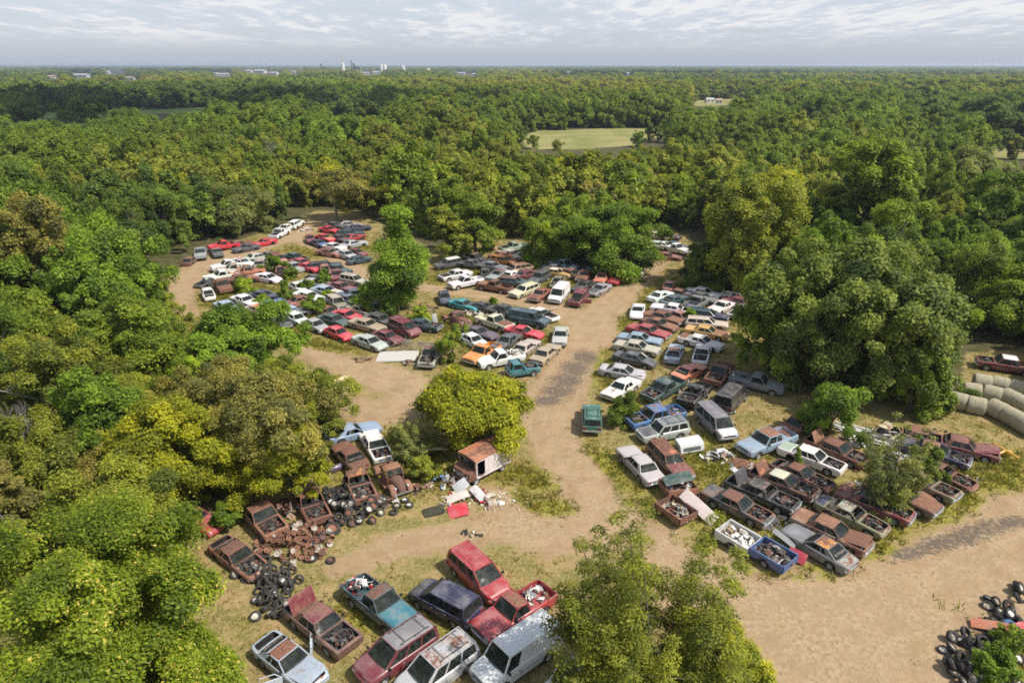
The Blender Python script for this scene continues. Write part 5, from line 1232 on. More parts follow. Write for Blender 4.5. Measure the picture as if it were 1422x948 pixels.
# ---- loose wheels, heaps of wheels and rims
def rim_mesh(r):
    mb = MB(); w = .17
    mb.lathe([(r, -w/2), (r*.93, -w*.36), (r*.93, w*.36), (r, w/2), (r*.86, w*.40), (r*.80, w*.10), (r*.42, w*.16), (r*.36, w*.34), (r*.20, w*.34), (r*.18, w*.1), (r*.42, w*.05), (r*.80, -w*.04), (r*.86, -w*.4), (r, -w/2)], 18, 0)
    return mb.mesh('steel_rim', [PAINT], 35)
RIM_BARE = rim_mesh(.20)
def dish_mesh(r):
    mb = MB()
    for s in (1, -1): mb.lathe([(r*.62, s*.085), (r*.56, s*.07), (r*.48, s*.03), (r*.28, s*.02), (r*.24, s*.06), (.001, s*.065)], 16, 0)
    return mb.mesh('rim', [PAINT], 35)
TY = proto('sedan')['wheel'][0]; DISH = dish_mesh(.375)
def loose_wheel(p, q, label, group, col=None, s=1.0, name='car_wheel'):
    t = link(name, TY, None, p); t.rotation_mode = 'QUATERNION'; t.rotation_quaternion = q; t.scale = (s, s*1.1, s); tag(t, label, 'wheel', group)
    if col is not None: r = link('rim', DISH, t); r.color = col
    return t
def axis_q(ax, spin): return Vector(ax).normalized().to_track_quat('Y', 'Z') @ Matrix.Rotation(spin, 3, 'Y').to_quaternion()
RIMC = [(.44,.41,.35,.22), (.52,.49,.42,.18), (.38,.34,.26,.35), (.33,.30,.26,.3), (.56,.52,.44,.25), (.22,.10,.06,.75), (.20,.19,.17,.3)]
def heap(cx, cy, rx, ry, ang, n, hz, label, group, lab_bare, rimonly=False, prob=.72, lean=.75):
    """a mound: wheels lie on the ground first, later ones on top"""
    c, s = math.cos(ang), math.sin(ang); put = []
    for k in range(n):
        for _ in range(30):
            a = rp.uniform(0, 6.283); r = math.sqrt(rp.uniform(0, 1))
            x, y = r*math.cos(a)*rx, r*math.sin(a)*ry; lay = 0
            for (px, py, pl) in put:
                if (px-x)**2+(py-y)**2 < (.42 if rimonly else .58)**2: lay = max(lay, pl+1)
            if lay <= (4 if hz > .6 else 2) and lay*.22 <= hz*(1.25-r)+.05: break
        put.append((x, y, lay)); wx, wy = cx+x*c-y*s, cy+x*s+y*c
        ax = (rp.gauss(.25, lean*.6), rp.gauss(-.45, lean*.6), 1 if rp.random() < .85 else .3)
        tilt = 1-abs(Vector(ax).normalized().z); zz = .10+lay*.17+tilt*.22
        if rimonly:
            o = link('steel_rim', RIM_BARE, None, (wx, wy, zz)); o.rotation_mode = 'QUATERNION'; o.rotation_quaternion = axis_q(ax, rp.uniform(0, 6)); o.scale = [rp.uniform(.85, 1.15)]*3
            k2 = rp.random(); o.color = (.20, .085, .05, .85) if k2 < .55 else (.38, .22, .13, .6) if k2 < .8 else (.48, .44, .36, .3); tag(o, label, 'wheel rim', group)
        else:
            bare = rp.random() > prob
            loose_wheel((wx, wy, zz), axis_q(ax, rp.uniform(0, 6)), lab_bare if bare else label, group+(' bare' if bare else ''), None if bare else rp.choice(RIMC), rp.uniform(.9, 1.1), 'tyre' if bare else 'car_wheel')
c0 = Hz(578, 462)
heap(c0.x, c0.y, 2.9, 2.4, -.3, 84, 1.35, 'wheel with pale steel rim in the big heap beside the orange-roofed cab', 'wheels in the big heap', 'bare tyre in the big heap beside the orange-roofed cab', prob=.8)
c0 = Hz(352, 618)
heap(c0.x, c0.y, 2.8, 2.0, -.1, 120, 1.0, 'bare steel rim, rusty or pale, in the rim heap below the split-windscreen cab', 'rims in the rim heap', '', rimonly=True)
for (x, y, n, rx, ry, an) in ((165, 735, 22, 1.9, 1.0, -.5), (275, 790, 20, 1.6, 1.3, -1.0), (245, 870, 20, 1.2, 1.6, 0), (180, 680, 4, .9, .5, 0)):
    c0 = Hz(x, y); heap(c0.x, c0.y, rx, ry, an, n, .45, 'dirty wheel in the tyre spill beside the lower left yellow-green tree', 'wheels in the tyre spill', 'bare tyre in the tyre spill beside the lower left yellow-green tree', prob=.4)
def corner(u, v): return P(1280+u/5.641, 780+v/5.641)
for (x, y, n, rx, ry) in ((430, 780, 25, 1.7, 2.1), (280, 890, 11, .9, .9), (560, 700, 16, 1.5, .9), (640, 420, 12, .8, 1.3), (560, 900, 19, 1.7, .9), (770, 260, 6, .6, .9), (720, 640, 6, 1.2, .8)):
    c0 = corner(x, y); heap(c0.x, c0.y, rx, ry, 0, n, .5, 'wheel with shiny rim in the wheel dump at the lower right corner', 'wheels in the corner dump', 'bare tyre in the wheel dump at the lower right corner', prob=.72)
for (x, y, col, lab) in ((848, 447, (.60,.58,.54,.1), 'white-rimmed wheel lying flat at the right end of the wheel heap'), (795, 450, (.5,.44,.34,.3), 'cream-rimmed wheel lying beside the white-rimmed one'), (828, 424, (.62,.6,.57,.05), 'small white rim wheel below the rounded old pickup'),
        (778, 478, None, 'flat grey tyre right of the wheel heap, alone on the grass'), (503, 688, (.22,.12,.08,.7), 'brown-rimmed tyre lying alone right of the rim heap'), (420, 682, (.66,.64,.6,.05), 'white rim wheel at the lower edge of the rim heap'), (462, 598, (.5,.48,.44,.2), 'wheel standing on edge between the two heaps'), (302, 737, None, 'lone tyre lying flat between the rim heap and the brown sedan')):
    p = Hz(x, y, .1); up = 'on edge' in lab
    loose_wheel((p.x, p.y, .33 if up else .105), axis_q((.8, -.5, .2) if up else (rp.uniform(-.1, .1), rp.uniform(-.1, .1), 1), 0), lab, None, col)
p = Hz(512, 552, .2); loose_wheel((p.x, p.y, .22), axis_q((.15, -.3, 1), 0), 'oversized truck tyre with orange-red rim at the foot of the wheel heap', None, (.34,.11,.05,.45), 1.7)
# ---- scrap heaps: nobody could count the pieces
SCR = [PAINT, ALU, RUSTM, TYRE, WHITEP, JUNKM, CHROME, solid('red_scrap', (.42,.03,.04)), solid('blue_scrap', (.10,.18,.34)), solid('wood_scrap', (.30,.22,.13), rough=.9), solid('foam_scrap', (.50,.44,.33), rough=.9)]
def scrap(center, rx, ry, h, n, pal, label, ang=0.0, base=0.0, seed=0, size=1.0):
    rg = random.Random(seed+int(n*7+rx*100)); mb = MB(); c, s = math.cos(ang), math.sin(ang)
    for k in range(n):
        a = rg.uniform(0, 6.283); r = math.sqrt(rg.uniform(0, 1)); x, y = r*math.cos(a)*rx, r*math.sin(a)*ry
        z = base+.03+h*(1-r*r)*rg.uniform(.1, 1); p = Vector((x*c-y*s, x*s+y*c, z)); m = rg.choice(pal); t = rg.random()
        if t < .38:                                  # bent sheet
            w, l = rg.uniform(.15, .55)*size, rg.uniform(.3, .95)*size; M = Matrix.Rotation(rg.uniform(0, 6.28), 3, 'Z') @ Matrix.Rotation(rg.gauss(0, .45), 3, 'X') @ Matrix.Rotation(rg.gauss(0, .3), 3, 'Y'); b = rg.uniform(-.18, .18)
            rows = [[p+M @ Vector((lerp(-l, l, i/4)*.5, sy*w*.5, b*(1-(i/2-1)**2)*l+tz)) for sy, tz in ((-1, 0), (1, 0), (1, .02), (-1, .02), (-1, 0))] for i in range(5)]; mb.grid(rows, m)
        elif t < .68:                                # pipe, rod, hose
            d = Vector((rg.gauss(0, 1), rg.gauss(0, 1), rg.gauss(0, .28))).normalized()*rg.uniform(.3, 1.1)*size
            mb.tube([p-d*.5, p+Vector((0, 0, rg.uniform(0, .12))), p+d*.5], rg.uniform(.012, .045), 6, m)
        elif t < .88: mb.box(p, (rg.uniform(.08, .4)*size, rg.uniform(.08, .35)*size, rg.uniform(.06, .25)*size), m, rot=Matrix.Rotation(rg.uniform(0, 6.28), 3, 'Z') @ Matrix.Rotation(rg.gauss(0, .4), 3, 'X'))
        else: mb.lathe([(.02, .03), (.14*size, .05), (.17*size, 0), (.14*size, -.05), (.02, -.03)], 12, m, rg.choice('XYZ'), p)
    o = mb.build('scrap_metal', SCR, None, 30); o.location = (center.x, center.y, 0); o.color = (.35, .33, .30, .45)
    tag(o, label, 'scrap', None, 'stuff'); return o
W1, D1, R1 = [4, 4, 1, 10, 6, 0], [3, 5, 2, 1, 0, 5], [2, 2, 2, 5, 0, 9]
scrap(Hz(1120, 425), 2.3, 1.2, .5, 60, W1+[7, 7, 1], 'jumble of white and red panels left of the step van', 0)
scrap(Hz(1000, 355), 1.3, 1.0, .7, 40, W1+[8, 2], 'white and blue scrap jammed between the old pickup and the step van')
scrap(Hz(880, 385), 1.3, .8, .5, 34, R1, 'rusty scrap beside the nose of the old rounded pickup')
scrap(Hz(720, 440), 1.6, .8, .5, 50, R1+[2, 1, 4], 'rusty drums and axle parts beside the wheel heap')
scrap(Hz(640, 430), 1.2, .8, .5, 30, R1, 'rusted iron in front of the orange-roofed cab')
scrap(Hz(330, 480), 2.4, 1.5, .5, 60, R1+[5], 'dark rusted scrap under the trees above the rim heap')
scrap(Hz(300, 570), 1.0, .8, .6, 26, R1, 'rusted axles in front of the split-windscreen cab')
scrap(Hz(1110, 575), .8, .4, .12, 14, [4, 5, 3], 'small dark and white scrap bits on the bare ground above the red minivan', size=.6)
scrap(Hz(1240, 420), 3.0, 1.6, .06, 60, [4, 4, 9, 10], 'scattered white litter on the ground near the step van', size=.35)
scrap(corner(650, 560), 1.8, 1.3, .35, 50, [2, 3, 5, 4, 7, 8], 'mixed scrap in the wheel dump at the lower right corner', size=.8)
zB = lambda x, y: P(800+x/5.0786, 490+y/5.0786); zD = lambda x, y: P(880+x/5.0786, 630+y/5.0786); zC = lambda x, y: P(1000+x/3.555, 560+y/3.555)
scrap(zB(1010, 745), 1.6, .9, .8, 60, W1+[4, 4, 3, 5], 'white torn-off front ends heaped behind the rusty red wagon')
scrap(zC(640, 190), 1.6, .9, .6, 30, [4, 2, 4], 'pale scrap at the foot of the white board pile')
scrap(zC(620, 300), 1.3, .6, .4, 24, R1+[1], 'scrap between the white four-door and the brown sedan behind it')
scrap(zC(1180, 375), 2.0, .6, .08, 20, [4, 4, 1], 'white fragments scattered by the right verge of the lower right block', size=.5)
for k_, (x_, y_, lab_) in enumerate(((150, 330, 'between the pale silver sedan and the gutted two-door'), (95, 420, 'left of the black gutted two-door'), (300, 480, 'between the rusty-roofed sedan and the gutted two-door'), (430, 500, 'in the middle of the lower right block'), (700, 420, 'around the foot of the pale sapling'), (250, 590, 'between the white truck bed and the grey-green coupe'), (760, 330, 'left of the pale sapling'), (860, 270, 'left of the cedar shrub'), (530, 300, 'around the small evergreen sapling'), (930, 210, 'behind the cedar shrub'))):
    scrap(zC(x_, y_), 1.7, .9, .4, 34, (R1, W1, D1)[k_ % 3]+[0, 4], 'torn sheet metal and parts lying '+lab_, size=.95, seed=k_)
scrap(P(505, 500), 2.0, .8, .35, 26, [2, 3, 9, 0], 'rusty junk at the edge of the dirt clearing below the silver rounded sedan', size=.7)
scrap(P(575, 505), 1.6, .8, .5, 24, [5, 2, 1], 'dark scrap right of the white slab')
scrap(P(440, 528), 1.6, .8, .35, 26, [4, 10, 2], 'pale scrap left of the burnt cream wagon shell', size=.8)
scrap(P(645, 602), 2.5, 1.0, .5, 30, [2, 5, 9], 'dark scrap in the shade under the broad yellow-green tree')
scrap(P(590, 430), 2.0, 1.0, .9, 36, [5, 3, 2, 1], 'dark parts heaped right of the lone narrow tree')
scrap(P(655, 437), 2.4, 1.2, .6, 46, [0, 2, 10, 4, 9], 'orange and white wreckage behind the cream-white pickup cab', size=1.3)
scrap(P(697, 439), 2.2, 1.0, .6, 34, [4, 10, 1, 4], 'cream wreckage right of the cream-white pickup cab', size=1.3)
scrap(P(785, 388), 1.6, .8, .6, 24, [2, 3, 0], 'rusted wheels and parts in the upper middle block', size=1.2)
scrap(P(60, 425), 3.0, 2.0, .6, 40, [2, 4, 9, 0, 5], 'scrap under the trees at the left picture edge', size=1.3)
scrap(P(420, 320), 3.4, 1.6, .5, 30, [9, 2, 4], 'junk and brush at the end of the loop road', size=1.3)
scrap(P(1270, 600), 3.0, 1.0, .4, 34, [5, 2, 9], 'dark junk under the huge dark tree near the bales', size=1.1)
# ---- torn-off pickup beds
def truck_bed(p, hd, col, label, rust=.3, wheel=True):
    t = link('pickup_bed', None, None, (p.x, p.y, .0), (R(rp.uniform(-4, 4)), R(rp.uniform(-4, 4)), hd)); tag(t, label, 'truck bed', 'torn-off pickup beds'); L, W = 2.5, 1.85
    mb = MB(); mb.box((0, 0, .42), (L, W-.1, .06)); f = mb.build('floor', PAINT, t); f.color = (*col, min(1, rust+.4))
    for s in (-1, 1):
        mb = MB(); n = 15; top, bot = [], []
        rows = []
        for i in range(n):
            x = lerp(-L/2, L/2, i/(n-1)); d = abs(x+.1); lo = .36 if d > .46 else .36+math.sqrt(.46**2-d*d)*.85
            rows.append([(x, s*(W/2-.04), lo), (x, s*(W/2+.03), lo+.03), (x, s*(W/2+.04), .80), (x, s*(W/2), 1.0), (x, s*(W/2-.10), 1.0), (x, s*(W/2-.10), .45)])
        mb.grid(rows, 0, s > 0); o = mb.build('side_panel', PAINT, t); o.color = (*col, rust)
    mb = MB(); mb.box((L/2, 0, .70), (.05, W-.16, .56)); o = mb.build('front_wall', PAINT, t); o.color = (*col, rust)
    mb = MB(); mb.box((-L/2, 0, .70), (.05, W-.16, .50)); o = mb.build('tailgate', PAINT, t); o.color = (*col, rust)
    if wheel:
        w = link('wheel', TY, t, (-.1, W/2-.12, .34)); link('rim', proto('sedan')['wheel'][1], w)
        w = link('wheel', TY, t, (-.1, -W/2+.12, .34)); link('rim', proto('sedan')['wheel'][1], w)
    return t
for (x, y, a, col, lab, rs, pal, slab) in ((735, 590, 150, (.62,.62,.60), 'white torn-off pickup bed heaped with pale parts at the lower verge', .12, [4, 10, 1, 9, 4], 'pale car parts heaped in the white truck bed'),
        (985, 715, -30, (.04,.11,.28), 'blue torn-off pickup bed with a grey panel and red cloth at the verge', .2, [5, 1, 3, 0], 'grey and black parts heaped in the blue truck bed'),
        (300, 400, -35, (.11,.035,.03), 'dark maroon torn-off pickup bed under a green sheet beside the road verge', .5, [9, 2, 1, 5, 10], 'green, brown and pink scrap heaped in the maroon truck bed'),
        (310, 240, 8, (.35,.10,.06), 'rust-orange flattened truck bed behind the maroon one', .6, [2, 0, 5, 4], 'rusty panels heaped on the rust-orange truck bed')):
    u, v = 880+x/5.0786, 630+y/5.0786; p = P(u, v, .6); hd = heading(u, v, a); truck_bed(p, hd, col, lab, rs, rs < .5)
    scrap(p, 1.15, .8, .75, 46, pal, slab, hd, .5, seed=int(x))
    FOOT.append((p.x, p.y, hd, 1.3, 1.0))
# scrap lying in the beds of whole pickups
def at_v(zx, zy, s, x, y, z): return P(zx+x/s, zy+y/s, z)
for (p, a, lab, pal) in ((at_v(330, 720, 2.844, 1165, 300, .9), 212, 'pale twisted scrap in the bed of the bright red pickup', [4, 10, 2, 1, 6]), (at_v(800, 490, 5.0786, 665, 410, .9), 191, 'red and black scrap in the bed of the faded blue pickup', [5, 3, 7, 2, 1]), (at_v(330, 720, 2.844, 485, 270, .8), -38, 'small white and red junk in the bed of the teal pickup', [4, 7, 5]),
        (at_v(400, 400, 3.555, 1100, 325, .8), 190, 'dark scrap in the bed of the white pickup at the yellow-green tree', [5, 2, 4])):
    scrap(p, 1.05, .68, .55, 34, pal, lab, math.atan2(math.sin(R(a)), math.cos(R(a))), .68, seed=int(p.x*10), size=.85)
# ---- single sheets, doors and panels lying about
def panel(p, size, rot, col, rust, label, name, cat, bow=.06, rib=0, th=.025, z=.06):
    mb = MB(); L, W = size; rows = []
    for i in range(9):
        t = -1+i/4; rows.append([(t*L/2, s*W/2*(1-.06*t*t), bow*(1-t*t)+bow*.6*(1-s*s)+(rib*.04 if i % 2 else 0)+zz) for s, zz in ((-1, 0), (-.5, 0), (0, 0), (.5, 0), (1, 0), (1, -th), (0, -th), (-1, -th), (-1, 0))])
    mb.grid(rows, 0); o = mb.build(name, [PAINT], None, 30); o.location = (p.x, p.y, z); o.rotation_euler = rot; o.color = (*col, rust); tag(o, label, cat); return o
panel(Hz(1062, 478), (1.5, 1.35), (R(8), R(-10), .25), (.55,.012,.03), .02, 'bright red hood panel lying on the ground left of the step van', 'hood_panel', 'car panel', z=.16)
panel(Hz(1062, 425), (1.7, .8), (R(10), R(-14), .3), (.62,.56,.48), .1, 'cream and red door panel lying behind the bright red hood', 'door_panel', 'car panel', z=.34)
panel(Hz(1150, 415), (1.6, .7), (R(20), R(12), -.9), (.60,.56,.55), .12, 'white door with red trim leaning on the jumble left of the step van', 'door_panel', 'car panel', z=.45)
panel(Hz(1075, 385), (1.2, .9), (R(30), R(-30), .4), (.5,.5,.5), .05, 'pale fender standing up behind the cream and red door panel', 'fender_panel', 'car panel', z=.5)
panel(Hz(955, 238), (2.0, 1.5), (R(-20), R(12), .45), (.52,.44,.30), .3, 'tan sheet propped on the bushes left of the step van', 'sheet_panel', 'sheet', bow=.02, z=.9)
panel(P(472, 538), (2.6, 1.1), (R(62), 0, .75), (.62,.48,.20), .08, 'pale yellow panel standing on edge in the dirt clearing', 'body_panel', 'car panel', z=.5)
panel(P(552, 497), (4.6, 2.5), (R(4), R(-3), -.05), (.55,.52,.46), .08, 'big pale slab lying below the brush pile', 'flat_slab', 'slab', bow=.03, th=.15, z=.25)
panel(P(604, 447, .6), (1.6, .62), (R(90), R(82), .2), (.60,.60,.58), .05, 'white tailgate standing upright right of the lone narrow tree', 'tailgate_panel', 'car panel', z=.95)
panel(zC(1030, 500), (1.7, 1.0), (R(8), R(16), -.9), (.30,.12,.08), .55, 'rusty fender leaning at the right verge beside the flat brown hood', 'fender_panel', 'car panel', z=.35)
panel(zD(450, 440), (3.0, 1.0), (R(28), R(24), -.75), (.46,.38,.35), .06, 'pinkish ribbed bed liner tipped against the maroon truck bed', 'bed_liner', 'bed liner', rib=1, bow=.02, z=.85)
panel(zD(300, 285), (2.3, 1.1), (R(10), R(-8), .2), (.02,.06,.05), .05, 'dark green sheet on top of the maroon truck bed', 'sheet_panel', 'sheet', z=1.45)
panel(zD(1045, 680), (1.7, 1.0), (R(-14), R(26), -.6), (.20,.21,.22), .05, 'grey panel leaning in the blue truck bed', 'body_panel', 'car panel', z=1.0)
panel(zD(1145, 760), (1.2, .8), (R(48), R(14), -.5), (.34,.01,.03), .06, 'crimson crumpled panel hanging off the blue truck bed', 'body_panel', 'car panel', bow=.05, z=.5)
panel(zC(110, 300), (2.2, 1.2), (R(2), R(3), -.4), (.30,.12,.08), .6, 'rust-red sheet lying flat left of the raised trunk panels', 'sheet_panel', 'sheet', z=.10)
panel(corner(560, 540), (2.4, .8), (R(6), R(-8), -.45), (.45,.15,.07), .35, 'orange rusty panel in the wheel dump at the lower right corner', 'body_panel', 'car panel', z=.35)
panel(corner(790, 550), (1.0, .7), (R(10), R(12), .4), (.5,.03,.04), .05, 'small red panel at the right edge of the wheel dump', 'body_panel', 'car panel', z=.4)
panel(Hz(515, 300), (1.7, .5), (R(60), R(-5), .55), (.08,.05,.10), .05, 'purple and white bumper cover lying at the edge of the thicket', 'bumper_cover', 'bumper', bow=.2, z=.3)
panel(P(302, 478+220), (2.4, .5), (R(20), R(-10), .35), (.5,.36,.12), .2, 'yellowish beam under the trees above the split-windscreen cab', 'steel_beam', 'beam', z=.9) if False else None
# windscreen in its frame
p = Hz(955, 478); mb = MB(); mb.box((0, .42, 0), (1.5, .07, .05)); mb.box((0, -.42, 0), (1.5, .07, .05)); mb.box((.75, 0, 0), (.07, .78, .05)); mb.box((-.75, 0, 0), (.07, .78, .05))
o = mb.build('windshield', [TYRE]); o.location = (p.x, p.y, .14); o.rotation_euler = (R(7), R(-5), .35); tag(o, 'loose car windscreen in a black frame lying on the grass', 'windscreen')
mb = MB(); mb.face([(-.72, -.39, .01), (.72, -.39, .01), (.72, .39, .01), (-.72, .39, .01)]); mb.build('glass_pane', [GLASS], o)
# yellow boom at the right end of the block
mb = MB(); q = [zC(1335, 232), zC(1400, 262), zC(1470, 285)]; mb.tube([q[0]+Vector((0, 0, .8)), q[1]+Vector((0, 0, .6)), q[2]+Vector((0, 0, .3))], [.10, .12, .10], 6); mb.tube([zC(1345, 275)+Vector((0, 0, .3)), q[1]+Vector((0, 0, .6))], .09, 6)
mb.box(q[1]+Vector((.2, .1, .35)), (.9, .35, .3)); o = mb.build('yellow_boom', [PAINT]); o.color = (.62, .33, .02, .2); tag(o, 'yellow machine boom lying beyond the long red two-door', 'boom')
# board pile
bl = ['long white board in the pile behind the pale sapling']
c0 = zC(715, 168)
for k in range(30):
    mb = MB(); L = rp.uniform(2.6, 4.6); mb.box((0, 0, 0), (L, rp.uniform(.10, .26), .05)); o = mb.build('white_board', [WHITEP], None, 0)
    a = -.62+rp.gauss(0, .13); o.location = (c0.x+rp.uniform(-1.0, 1.0)*.9, c0.y+rp.uniform(-1.3, 1.3), .10+(k % 8)*.07); o.rotation_euler = (R(rp.gauss(0, 5)), R(rp.gauss(0, 4)), a); tag(o, bl[0], 'board', 'white boards in a pile')
# camper shell
def camper_shell(p, hd):
    t = link('camper_shell', None, None, (p.x, p.y, .25), (R(3), R(-6), hd)); tag(t, 'white truck cap with a long dark window, behind the rusty red wagon', 'truck cap'); L, W, H = 2.1, 1.6, .72
    mb = MB(); rows = []
    for i in range(5):
        x = lerp(-L/2, L/2, i/4); rows.append([(x, -W/2, 0), (x, -W/2+.10, H*.72), (x, -W/2+.24, H), (x, 0, H+.04), (x, W/2-.24, H), (x, W/2-.10, H*.72), (x, W/2, 0)])
    mb.grid(rows, 0, True); mb.face(rows[0]); mb.face(rows[-1][::-1]); o = mb.build('shell', [PAINT], t, 40); o.color = (.66,.66,.64,.06)
    for s in (-1, 1):
        mb = MB(); y0, y1 = W/2+.012-.02, W/2+.012-.085; q = [(-.8, s*y0, .16), (.75, s*y0, .16), (.75, s*y1, .50), (-.8, s*y1, .50)]; mb.face(q if s < 0 else q[::-1]); mb.build('window', [GLASS], t, 0)
camper_shell(zB(795, 680), heading(956, 624, 5))
# ---- rusty step van
def step_van(u, v, a):
    p = P(u, v, 1.1); hd = heading(u, v, a, 1.1); t = link('step_van', None, None, (p.x, p.y, 0), (0, R(1), hd)); tag(t, 'derelict white step van, rust showing through, roof all orange rust', 'van'); FOOT.append((p.x, p.y, hd, 2.4, 1.1))
    wc = (.70, .64, .62, .27); W = 1.05
    def part(nm, mb, c=wc, m=None): o = mb.build(nm, m or [PAINT, DARK], t, 30); o.color = c; return o
    mb = MB()
    for s in (-1, 1):                                   # side walls with a doorway behind the windscreen
        mb.box((-.85, s*W, 1.35), (2.8, .05, 1.7)); mb.box((.95, s*W, 2.10), (.85, .05, .20)); mb.box((1.40, s*W, 1.40), (.12, .05, 1.6)); mb.box((.95, s*W, .62), (.85, .05, .20))
        for k in range(5): mb.box((-2.1+.56*k, s*(W+.03), 1.35), (.05, .02, 1.66))
        mb.box((-.85, s*(W+.035), .62), (2.78, .03, .08))
    mb.box((-2.25, 0, 1.35), (.05, 2*W, 1.7)); mb.box((0, 0, .52), (4.5, 2*W-.08, .08), 1)
    part('body', mb)
    mb = MB(); rows = [[(x, y*W, 2.20+.10*(1-abs(y)**2.5)-(.06 if abs(x) > 2.2 else 0)) for y in (-1.04, -.8, -.4, 0, .4, .8, 1.04)] for x in (-2.32, -2.1, -1, 0, 1, 1.45, 1.56)]; mb.grid(rows, 0, True); mb.grid([[(x, y, z-.05) for x, y, z in r] for r in rows], 1); mb.box((-.4, -W*1.02, 2.17), (3.8, .03, .09)); mb.box((-.4, W*1.02, 2.17), (3.8, .03, .09))
    part('roof', mb, (.50, .17, .075, .38))
    mb = MB()                                           # blunt nose with windscreen posts
    for s in (-1, 1): mb.hexa([(1.46, s*W, 1.28), (1.46, s*(W-.14), 1.28), (1.50, s*(W-.14), 2.12), (1.50, s*W, 2.12), (1.55, s*W, 1.28), (1.55, s*(W-.14), 1.28), (1.56, s*(W-.14), 2.12), (1.56, s*W, 2.12)])
    mb.box((1.52, 0, 1.70), (.06, .08, .86)); mb.box((1.52, 0, 2.14), (.07, 2*W, .12))
    rows = [[(x, y*W*k, z) for y in (-1, -.7, 0, .7, 1)] for x, z, k in ((1.5, 1.29, 1), (1.8, 1.25, .98), (2.10, 1.14, .95), (2.20, .95, .94), (2.22, .55, .94))]; mb.grid(rows, 0, True)
    for s in (-1, 1): mb.face([(1.5, s*W, 1.29), (1.8, s*W*.98, 1.25), (2.10, s*W*.95, 1.14), (2.20, s*W*.94, .95), (2.22, s*W*.94, .55), (1.5, s*W, .55)][::s])
    part('nose', mb, (.50, .26, .18, .62))
    mb = MB(); mb.box((2.24, 0, .85), (.03, 1.0, .34), 1)
    for k in range(4): mb.box((2.262, 0, .72+.09*k), (.014, .98, .02), 0)
    part('grille', mb)
    mb = MB(); mb.box((2.34, 0, .50), (.12, 1.95, .16)); part('front_bumper', mb, (.2, .09, .06, .9))
    for s in (-1, 1):
        mb = MB(); mb.lathe([(.001, .03), (.09, .03), (.11, 0)], 14, 0, 'X', (2.235, s*.78, .90)); mb.build('headlight', [LAMP], t)
        for x in (1.45, -1.35): w = link('wheel', TY, t, (x, s*(W-.10), .36), (0, 1, 0)); w.scale = (1.1,)*3; link('rim', proto('sedan')['wheel'][1], w)
    mb = MB(); mb.box((.9, -.45, .85), (.5, .5, .6)); mb.box((.68, -.45, 1.35), (.12, .5, .5)); mb.build('seat', [SEAT], t)
    mb = MB(); mb.box((.42, -W-.05, 1.30), (.9, .04, 1.55), rz=-.25); o = mb.build('side_door', [PAINT], t); o.color = (.62, .55, .52, .35)
step_van(669, 640, 206)
